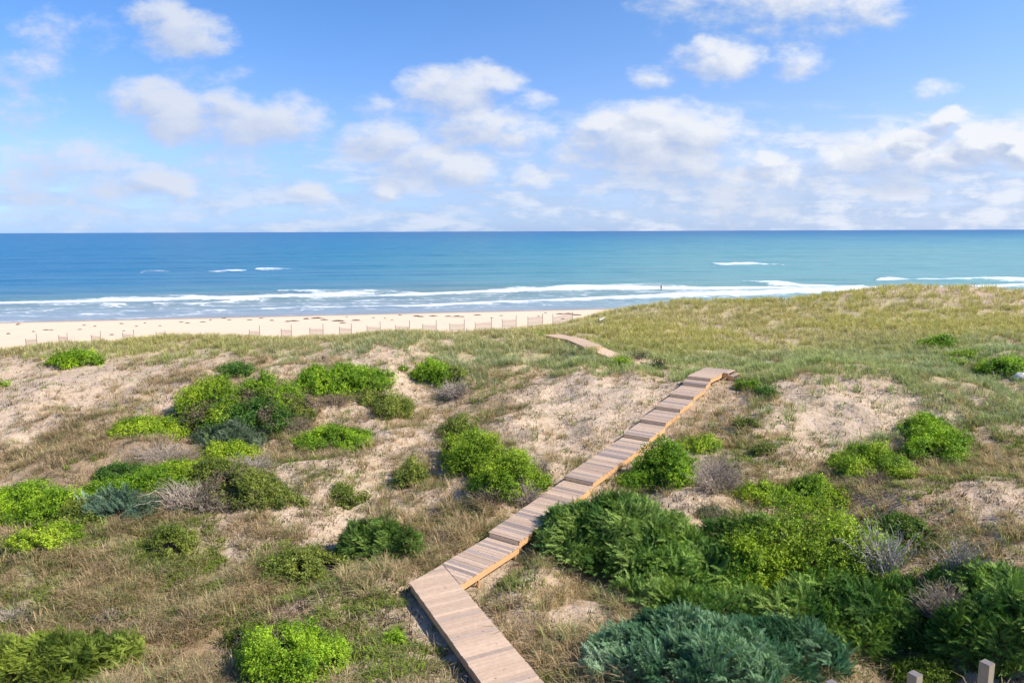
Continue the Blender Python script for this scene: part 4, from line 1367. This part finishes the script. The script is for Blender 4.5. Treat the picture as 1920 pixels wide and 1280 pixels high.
shrub(450, 770, 180, 70, 'dark green woody middle of the tallest clump left of centre', DEEPG, brown=.38, twig=1.2)
shrub(555, 762, 60, 60, 'twiggy olive right edge of the tallest clump left of centre', OLIV, gap=.42, twig=1.5, brown=.42)
twigs(560, 790, 80, 50, 'brown twigs at the right foot of the tallest clump', 200, ca=(.36, .29, .22), cb2_=(.22, .17, .12))
shrub(300, 900, 120, 50, 'green shrub joining the bluish cedar to the low thicket', BRIGHT, gap=.34)
shrub(415, 885, 110, 60, 'olive middle of the long low thicket', OLIV, gap=.36, twig=1.2, brown=.40)
twigs(430, 935, 90, 46, 'brown shadowed twigs near the yucca', 260, ca=(.34, .28, .22), cb2_=(.2, .15, .11))
shrub(515, 925, 70, 50, 'olive shrub just right of the yucca', OLIV, gap=.42)
shrub(590, 700, 50, 44, 'green shrub left of the spreading shrub on the slope', BRIGHT, gap=.4)
shrub(850, 700, 60, 50, 'olive shrub right of the bright upper slope shrub', OLIV, gap=.42, twig=1.2)
shrub(860, 800, 60, 50, 'olive loose top of the large bright shrub', OLIV, gap=.42)
shrub(1000, 900, 50, 44, 'small lime sprigs at the right tip of the large bright shrub', LIME, gap=.42)
twigs(1010, 870, 60, 60, 'thin grey twigs on the right flank of the large bright shrub', 160)
shrub(690, 745, 60, 30, 'thin olive shrub between the spreading shrub and the olive shrub', OLIV, gap=.45, twig=1.2)
# --- right part
shrub(1253, 868, 98, 84, 'round bright green shrub right of the stepped run', BRIGHT, seed=1253, twig=.5, hf=.8)
twigs(1345, 885, 115, 96, 'pale dome of bare tangled twigs right of the round bright shrub', 520, ca=(.50, .42, .36), cb2_=(.31, .24, .20))
shrub(1310, 832, 60, 26, 'yellow green leaves on top of the pale twig dome', LIME, gap=.4)
shrub(1200, 902, 70, 36, 'low bright green shrub between stepped run and round shrub', BRIGHT)
shrub(1425, 922, 76, 44, 'olive green shrub behind the large cedars nearer the twig dome', LIME, gap=.25)
shrub(1520, 922, 104, 58, 'yellow green shrub behind the large cedars at right', LIME, gap=.28)
shrub(1628, 862, 118, 56, 'dome shaped lime green shrub on a brown twig skirt', LIME, twig=1.0, hf=.85)
twigs(1635, 895, 100, 38, 'brown twig skirt under the dome shaped lime shrub', 220, ca=(.30, .23, .17), cb2_=(.18, .13, .1))
shrub(1735, 795, 70, 56, 'upper lobe of the bright green shrub on the right slope', BRIGHT)
shrub(1758, 828, 98, 66, 'bright green shrub on the right slope above the lime dome', BRIGHT)
shrub(1400, 720, 44, 26, 'small bright shrub beside the top of the steps', BRIGHT)
shrub(1436, 735, 44, 26, 'dark green loose shrub right of the top of the steps', DEEPG, gap=.4)
shrub(1398, 792, 40, 22, 'yellow green low shrub right of the middle steps', OLIV, gap=.35)
shrub(1428, 842, 44, 22, 'olive low shrub above the pale twig dome', OLIV, gap=.4)
shrub(1765, 642, 66, 32, 'bright green shrub on the upper right dune', BRIGHT)
twigs(1725, 655, 60, 22, 'dark twigs left of the upper right dune shrub', 60, ca=(.2, .15, .12), cb2_=(.12, .09, .07))
shrub(1885, 688, 108, 42, 'wide bright green shrub at the right edge of the dune', BRIGHT, dr=.6)
shrub(1815, 668, 60, 20, 'low yellow green shrub left of the right edge shrub', LIME, gap=.35, dr=.6)
shrub(1790, 680, 44, 14, 'tiny yellow green shrub below the upper right dune shrubs', LIME, gap=.4)
shrub(1163, 679, 50, 28, 'bright green shrub at the lower end of the far walk', LIME)
shrub(1236, 684, 36, 22, 'dark green bush behind the slope left of the top step', ((.04, .07, .02), (.08, .11, .03)), twig=.8)
shrub(1197, 668, 40, 18, 'grey green bush beside the far walk', ((.12, .12, .08), (.2, .18, .12)), gap=.4)
shrub(1010, 630, 28, 14, 'small green shrub at the seaward end of the far walk', LIME)
yucca(1370, 689, 18, 'spiky dark green yucca beside the top landing', 20, ((.04, .11, .04), (.08, .17, .06)))
yucca(1145, 655, 14, 'small spiky yucca behind the far walk', 18, ((.04, .10, .06), (.07, .15, .08)))
yucca(1806, 805, 16, 'tiny yucca right of the right slope shrub', 16)
yucca(1785, 962, 20, 'small yucca on the pale sand at the right edge', 18, ((.06, .14, .08), (.1, .2, .1)))

DG = ((.05, .125, .018), (.24, .37, .07))
GG = ((.07, .15, .022), (.33, .44, .11))
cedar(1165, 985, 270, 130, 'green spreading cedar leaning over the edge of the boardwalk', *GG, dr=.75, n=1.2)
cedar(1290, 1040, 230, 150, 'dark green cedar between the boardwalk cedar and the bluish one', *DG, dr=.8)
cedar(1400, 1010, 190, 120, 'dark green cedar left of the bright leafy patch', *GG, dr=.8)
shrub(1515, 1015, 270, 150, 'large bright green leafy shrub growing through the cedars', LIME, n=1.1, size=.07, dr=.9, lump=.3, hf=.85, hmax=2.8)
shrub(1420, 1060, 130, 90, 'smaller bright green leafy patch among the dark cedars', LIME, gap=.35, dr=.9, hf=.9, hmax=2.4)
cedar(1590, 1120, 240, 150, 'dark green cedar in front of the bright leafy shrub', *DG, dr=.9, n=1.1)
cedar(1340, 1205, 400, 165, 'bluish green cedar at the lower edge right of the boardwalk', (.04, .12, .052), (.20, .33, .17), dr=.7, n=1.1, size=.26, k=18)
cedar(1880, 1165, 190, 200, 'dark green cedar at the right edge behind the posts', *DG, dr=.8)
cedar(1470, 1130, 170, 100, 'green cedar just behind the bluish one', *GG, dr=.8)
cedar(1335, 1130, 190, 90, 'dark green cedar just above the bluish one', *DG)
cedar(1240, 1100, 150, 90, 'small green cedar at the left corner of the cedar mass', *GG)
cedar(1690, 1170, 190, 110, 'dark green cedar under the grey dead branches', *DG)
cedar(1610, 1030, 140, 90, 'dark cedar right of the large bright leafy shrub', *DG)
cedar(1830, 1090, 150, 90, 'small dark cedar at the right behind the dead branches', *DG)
cedar(1150, 1240, 80, 60, 'low bluish cedar sprays beside the sandy strip at the lower edge', (.07, .14, .075), (.27, .38, .235))
shrub(1685, 990, 110, 60, 'dark yellow green shrub behind the grey dead branches', ((.07, .14, .015), (.15, .24, .03)), gap=.25)
shrub(1815, 1075, 90, 60, 'yellow green shrub right of the grey dead branches', ((.08, .16, .015), (.17, .27, .03)), gap=.3)
shrub(1735, 1255, 100, 60, 'yellow green low shrub behind the middle post', ((.09, .15, .01), (.18, .26, .02)), gap=.2, size=.05)
shrub(1332, 962, 50, 24, 'small dark leafy plant with pink tips at the back edge of the cedars', ((.05, .10, .04), (.26, .24, .14)), gap=.3, size=.05)
twigs(1655, 1095, 150, 90, 'grey dead branches lying over the right hand cedars', 60, r0=.015, lift=1.5, ca=(.50, .46, .42), cb2_=(.34, .31, .28), name='dead_branches')
twigs(1790, 1095, 100, 70, 'grey dead branches right of the first heap', 46, r0=.014, lift=1.3, ca=(.48, .44, .40), cb2_=(.3, .27, .24), name='dead_branches')
twigs(1755, 1185, 110, 50, 'flat heap of grey dead sticks above the posts', 150, r0=.009, lift=1.25, ca=(.46, .39, .34), cb2_=(.28, .22, .18), name='dead_branches')

# ------------------------------------------------------------------ posts in the lower right corner
for (px, py, lab, hw) in ((1561, 1279, 'short grey square post in the lower right, only its top in view', 0), (1716, 1262, 'middle grey square post in the lower right corner', 0), (1851, 1241, 'tallest grey square post in the lower right corner', 0)):
    d = ray(px, py); t = 13.0 / (d[1] * cp - d[2] * sp); p = d * t; zt = CAMZ + p[2]
    zb = drop(p[0], p[1]) - .4
    f = MB(); w = .088
    c2, s2 = math.cos(.5) * w, math.sin(.5) * w
    f.box((0, 0, (zb - zt) / 2), (c2, s2, 0), (-s2, c2, 0), (0, 0, (zt - zb) / 2 - .006), (0.27, 0.235, 0.17))
    f.box((0, 0, -.003), (c2 * .94, s2 * .94, 0), (-s2 * .94, c2 * .94, 0), (0, 0, .006), (0.20, 0.175, 0.17))
    o = f.obj('wooden_post', M_WOOD); o.location = (p[0], p[1], zt)
    tag(o, lab, 'post', 'square posts in the lower right corner')

# ------------------------------------------------------------------ sand fence panels on the upper beach
mt, nt, out = new_mat('fence_mesh'); g = G(nt)
c_ = g.attr('col'); b = g.nd('ShaderNodeBsdfPrincipled'); g.L.new(c_, b.inputs[0]); b.inputs['Roughness'].default_value = .9
g.L.new(b.outputs[0], out.inputs[0]); M_FENCE = mt
PAN = [(42, 61, 628, 622), (105, 119, 628, 624), (166.5, 182, 627, 620), (226, 245, 622, 618), (289, 304.5, 622, 620), (465, 483, 618, 610), (525, 543, 615.6, 607),
       (579, 603, 614, 606), (635, 656.5, 612, 604), (687, 711, 610, 602), (740.6, 766.5, 609, 600), (792, 817, 607, 597.5), (843, 870, 605, 595), (891, 921.5, 600, 592.5),
       (942, 968, 598, 590.6), (990, 1018, 593, 588), (1037, 1074.6, 588, 585)]
for i, (x0, x1, t0, t1) in enumerate(PAN):
    far = 72 + 9 * np.clip((x0 - 42) / 1000, 0, 1.1)
    A = np.array([(x0 - 960) / F * far * 1.004, far, 0]); B = np.array([(x1 - 960) / F * far * .985, far - 1.2, 0])
    A[2] = drop(A[0], A[1]); B[2] = drop(B[0], B[1])
    def top_at(P_, py):     # height on the vertical through P_ seen at row py
        d = ray((x0 + x1) / 2, py); return CAMZ + d[2] / d[1] * P_[1]
    ha = min(max(top_at(A, t0) - A[2], .75), 1.5); hb = min(max(top_at(B, t1) - B[2], 1.0), 1.9)
    root = empty('sand_fence_panel', A, 'x', 'sand fence', 'sand fence panels along the upper beach')
    if i == 0: lab = 'leftmost short sand fence panel on the beach'
    elif i == len(PAN) - 1: lab = 'rightmost and widest sand fence panel by the dune grass'
    else: lab = 'short sand fence panel between two thin posts on the upper beach'
    root['label'] = lab
    r = .028
    for P_, h_ in ((A, ha), (B, hb)):
        f = MB(); q = P_ - A
        ring = [(math.cos(k * math.pi / 3) * r, math.sin(k * math.pi / 3) * r) for k in range(6)]
        f.prism([(q[0] + a_, q[1] + b_, q[2] - .3) for a_, b_ in ring], [(q[0] + a_, q[1] + b_, q[2] + h_) for a_, b_ in ring], (.17, .12, .10))
        f.obj('post', M_FENCE, root)
    f = MB(); d = (B - A); ln = np.linalg.norm(d); u = d / ln; nrm = np.array([-u[1], u[0], 0])
    hp = min(ha, hb) * .93; nsl = int(ln / .13)
    for k in range(1, nsl):
        q = u * ln * k / nsl
        f.box((q[0], q[1], q[2] + hp / 2 + .02), u * .014, nrm * .005, np.array([0, 0, hp / 2 * random.uniform(.94, 1.02)]), (.48, .32, .24))
    for zz in (.15, .5, .85):
        q = d / 2
        f.box((q[0], q[1], q[2] + hp * zz + .02), u * (ln / 2), nrm * .007, np.array([0, 0, .008]), (.40, .27, .21))
    f.obj('slat_panel', M_FENCE, root)

# ------------------------------------------------------------------ seaweed on the beach
mt, nt, out = new_mat('seaweed'); g = G(nt)
b = g.nd('ShaderNodeBsdfPrincipled'); n_ = g.noise(8, 4, .6, g.pos())
g.L.new(g.mix(n_, (.05, .028, .018), (.16, .09, .05)), b.inputs[0]); b.inputs['Roughness'].default_value = .8
g.L.new(b.outputs[0], out.inputs[0]); M_WEED = mt


def weed_mesh(seed):
    rng = np.random.default_rng(seed); n1, n2 = 14, 5
    v = [(0, 0, 1.0)]
    for j in range(1, n2 + 1):
        for i in range(n1):
            a_ = 2 * math.pi * i / n1; r = j / n2 * (1 + .35 * math.sin(2 * a_ + seed) + rng.uniform(-.2, .2))
            v.append((r * math.cos(a_), r * math.sin(a_) * .8, max(0, (1 - (j / n2) ** 1.5)) * rng.uniform(.6, 1.3) - (.15 if j == n2 else 0)))
    fs = [(0, 1 + i, 1 + (i + 1) % n1) for i in range(n1)]
    fq = [(1 + (j - 1) * n1 + i, 1 + j * n1 + i, 1 + j * n1 + (i + 1) % n1, 1 + (j - 1) * n1 + (i + 1) % n1) for j in range(1, n2) for i in range(n1)]
    o = mesh_np('seaweed_clump', np.array(v), [np.array(fq), np.array(fs)], M_WEED, link=False)
    me = o.data; bpy.data.objects.remove(o)
    return me


WM = [weed_mesh(k) for k in range(5)]
WEED = [(575, 598, 1.6), (595, 597, 2.0), (608, 600, 1.2), (635, 602, 1.8), (668, 601, 1.4), (642, 606, .9), (750, 591, .8), (782, 593, 1.5), (790, 594, 1.2), (812, 593, 1.6), (841, 593.5, 1.2), (857, 593.6, 1.7), (867, 594, .9),
        (895, 591, 1.0), (1051, 589, 1.6), (1067, 588.5, 1.5), (1081, 591, 1.4), (1056, 598, .7), (540, 603, 1.0), (552, 602, 1.3), (395, 600, .8), (420, 597, .9), (430, 600, .7), (468, 600, .8), (490, 597, .8),
        (340, 604, .7), (352, 606, .7), (380, 604, .7), (510, 601, .8), (228, 607, .8), (178, 612, .7), (96, 619, .6), (33, 609, .7), (35, 607, .6), (16, 626, .9), (63, 622, .6), (86, 619, .8), (158, 610, .6), (150, 618, .6), (256, 612, .6),
        (210, 626, .7), (232, 620, .5), (272, 606, .6), (300, 611, .5), (700, 596, .5), (722, 597, .6), (735, 600, .5), (922, 596, .5), (940, 592, .6), (1010, 593, .5), (1023, 587, .6), (1108, 594, .9), (1122, 594, .8), (1150, 592, .6), (605, 590, .4), (650, 594, .5)]
rw = np.random.default_rng(3)
for (px, py, s) in WEED:
    p = hit(px, py)
    o = bpy.data.objects.new('seaweed_clump', WM[int(rw.integers(5))])
    COL.objects.link(o)
    o.location = p; o.scale = (s * rw.uniform(.4, .75), s * .4, .15 * s ** .5); o.rotation_euler = (0, 0, rw.uniform(-.3, .3))
    tag(o, 'small dark brown seaweed clump lying on the pale beach', 'seaweed', 'seaweed clumps scattered on the beach')

# ------------------------------------------------------------------ driftwood and rock
def log_obj(px0, py0, px1, py1, r, label, colr, name='driftwood_log', lift=.12):
    a_, b_ = hit(px0, py0), hit(px1, py1)
    rng = np.random.default_rng(int(px0)); S_ = 8
    t = np.linspace(0, 1, S_)[None, :, None]
    P_ = (b_ - a_)[None, None] * t + rng.normal(0, .02, (1, S_, 3)); P_[..., 2] += lift
    o = tubes(name, None, P_, np.linspace(1, .6, S_)[None] * r, np.array([colr]), sides=7)
    o.location = a_
    tag(o, label, 'driftwood')
    return o


log_obj(1123, 607.5, 1134, 603.5, .13, 'pale grey driftwood log in the grass behind the far walk', (.5, .48, .46), lift=.35)
log_obj(634, 653.5, 645, 656.5, .06, 'white bleached stick on the sand below the ridge', (.75, .7, .66))
log_obj(1440, 630, 1452, 632, .07, 'grey stick on the bare sand hollow in the right dune', (.35, .27, .24))
g0 = hit(1914, 712)
rng = np.random.default_rng(2); v = []; n1, n2 = 12, 7
for j in range(n2 + 1):
    for i in range(n1):
        ph = math.pi * j / n2; a_ = 2 * math.pi * i / n1; k = 1 + .13 * math.sin(3 * a_ + j) + rng.uniform(-.05, .05)
        v.append((.42 * math.sin(ph) * math.cos(a_) * k, .35 * math.sin(ph) * math.sin(a_) * k, .24 * math.cos(ph) * k + .12))
fq = np.array([(j * n1 + i, (j + 1) * n1 + i, (j + 1) * n1 + (i + 1) % n1, j * n1 + (i + 1) % n1) for j in range(n2) for i in range(n1)])
o = mesh_np('rock', np.array(v), fq, M_TWIG, col=np.full((len(v), 3), .55), smooth=True); o.location = g0
tag(o, 'pale grey rock under the shrub at the right edge', 'rock')

# ------------------------------------------------------------------ bather in the surf
def person():
    p = at(1239.5, 545.0, 0.0)
    root = empty('person', (p[0], p[1], 0.0), 'person in dark shorts wading in the white surf', 'person')
    J = {'pel': (0, 0, .93), 'wai': (0, 0, 1.08), 'che': (.02, 0, 1.30), 'nek': (.02, 0, 1.47), 'hd1': (.03, -.01, 1.57), 'hd2': (.03, -.01, 1.70),
         'ls': (-.17, 0, 1.40), 'le': (-.26, .02, 1.13), 'lw': (-.20, -.18, 1.02), 'rs': (.21, 0, 1.40), 're': (.31, .04, 1.14), 'rw': (.27, -.14, .98),
         'lh': (-.09, 0, .90), 'lk': (-.12, -.06, .50), 'la': (-.13, .02, .10), 'lf': (-.14, -.14, .03),
         'rh': (.09, 0, .90), 'rk': (.12, .02, .50), 'ra': (.16, .10, .10), 'rf': (.17, -.05, .03)}
    R_ = {'pel': .15, 'wai': .13, 'che': .155, 'nek': .06, 'hd1': .085, 'hd2': .085, 'ls': .065, 'le': .045, 'lw': .035, 'rs': .065, 're': .045, 'rw': .035,
          'lh': .095, 'lk': .06, 'la': .04, 'lf': .035, 'rh': .095, 'rk': .06, 'ra': .04, 'rf': .035}
    E_ = [('pel', 'wai'), ('wai', 'che'), ('che', 'nek'), ('nek', 'hd1'), ('hd1', 'hd2'), ('che', 'ls'), ('ls', 'le'), ('le', 'lw'), ('che', 'rs'), ('rs', 're'), ('re', 'rw'),
          ('pel', 'lh'), ('lh', 'lk'), ('lk', 'la'), ('la', 'lf'), ('pel', 'rh'), ('rh', 'rk'), ('rk', 'ra'), ('ra', 'rf')]
    # short fingers
    for sd_, wx in (('l', -1), ('r', 1)):
        w = np.array(J[sd_ + 'w'])
        J[sd_ + 'p'] = tuple(w + np.array([wx * .01, -.07, -.05])); R_[sd_ + 'p'] = .03; E_.append((sd_ + 'w', sd_ + 'p'))
        for k in range(4):
            J[f'{sd_}f{k}'] = tuple(w + np.array([wx * .01 + (k - 1.5) * .02, -.14, -.10])); R_[f'{sd_}f{k}'] = .009; E_.append((sd_ + 'p', f'{sd_}f{k}'))
        J[sd_ + 't'] = tuple(w + np.array([-wx * .05, -.09, -.05])); R_[sd_ + 't'] = .010; E_.append((sd_ + 'p', sd_ + 't'))
    names = list(J); ix = {k: i for i, k in enumerate(names)}

    def skin(nm, keys, edges, rad, colr, grow=0.0):
        me = bpy.data.meshes.new(nm)
        kk = {k: i for i, k in enumerate(keys)}
        me.from_pydata([J[k] for k in keys], [(kk[a_], kk[b_]) for a_, b_ in edges], [])
        o = bpy.data.objects.new(nm, me); COL.objects.link(o)
        md = o.modifiers.new('skin', 'SKIN'); md.use_smooth_shade = True
        sv = me.skin_vertices[0].data
        for k, i in kk.items(): sv[i].radius = (rad[k] + grow, rad[k] * .85 + grow)
        sv[0].use_root = True
        sb = o.modifiers.new('sub', 'SUBSURF'); sb.levels = 1; sb.render_levels = 1
        mt_, nt_, out_ = new_mat(nm + '_surface'); b_ = nt_.nodes.new('ShaderNodeBsdfPrincipled')
        nz = nt_.nodes.new('ShaderNodeTexNoise'); nz.inputs['Scale'].default_value = 20
        rp_ = nt_.nodes.new('ShaderNodeValToRGB'); rp_.color_ramp.elements[0].color = (*[c * .85 for c in colr], 1); rp_.color_ramp.elements[1].color = (*colr, 1)
        nt_.links.new(nz.outputs[0], rp_.inputs[0]); nt_.links.new(rp_.outputs[0], b_.inputs[0]); nt_.links.new(b_.outputs[0], out_.inputs[0])
        b_.inputs['Roughness'].default_value = .6
        me.materials.append(mt_)
        o.parent = root
        return o
    skin('body', names, E_, R_, (.36, .19, .13))
    skin('shorts', ['pel', 'lh', 'rh'], [('pel', 'lh'), ('pel', 'rh')], R_, (.03, .03, .05), .035)
    J['h1'] = (.03, .01, 1.66); J['h2'] = (.03, .0, 1.72); R_['h1'] = .095; R_['h2'] = .075
    skin('hair', ['h1', 'h2'], [('h1', 'h2')], R_, (.03, .02, .015))
    root.rotation_euler = (0, 0, math.radians(35))
    return root


person()
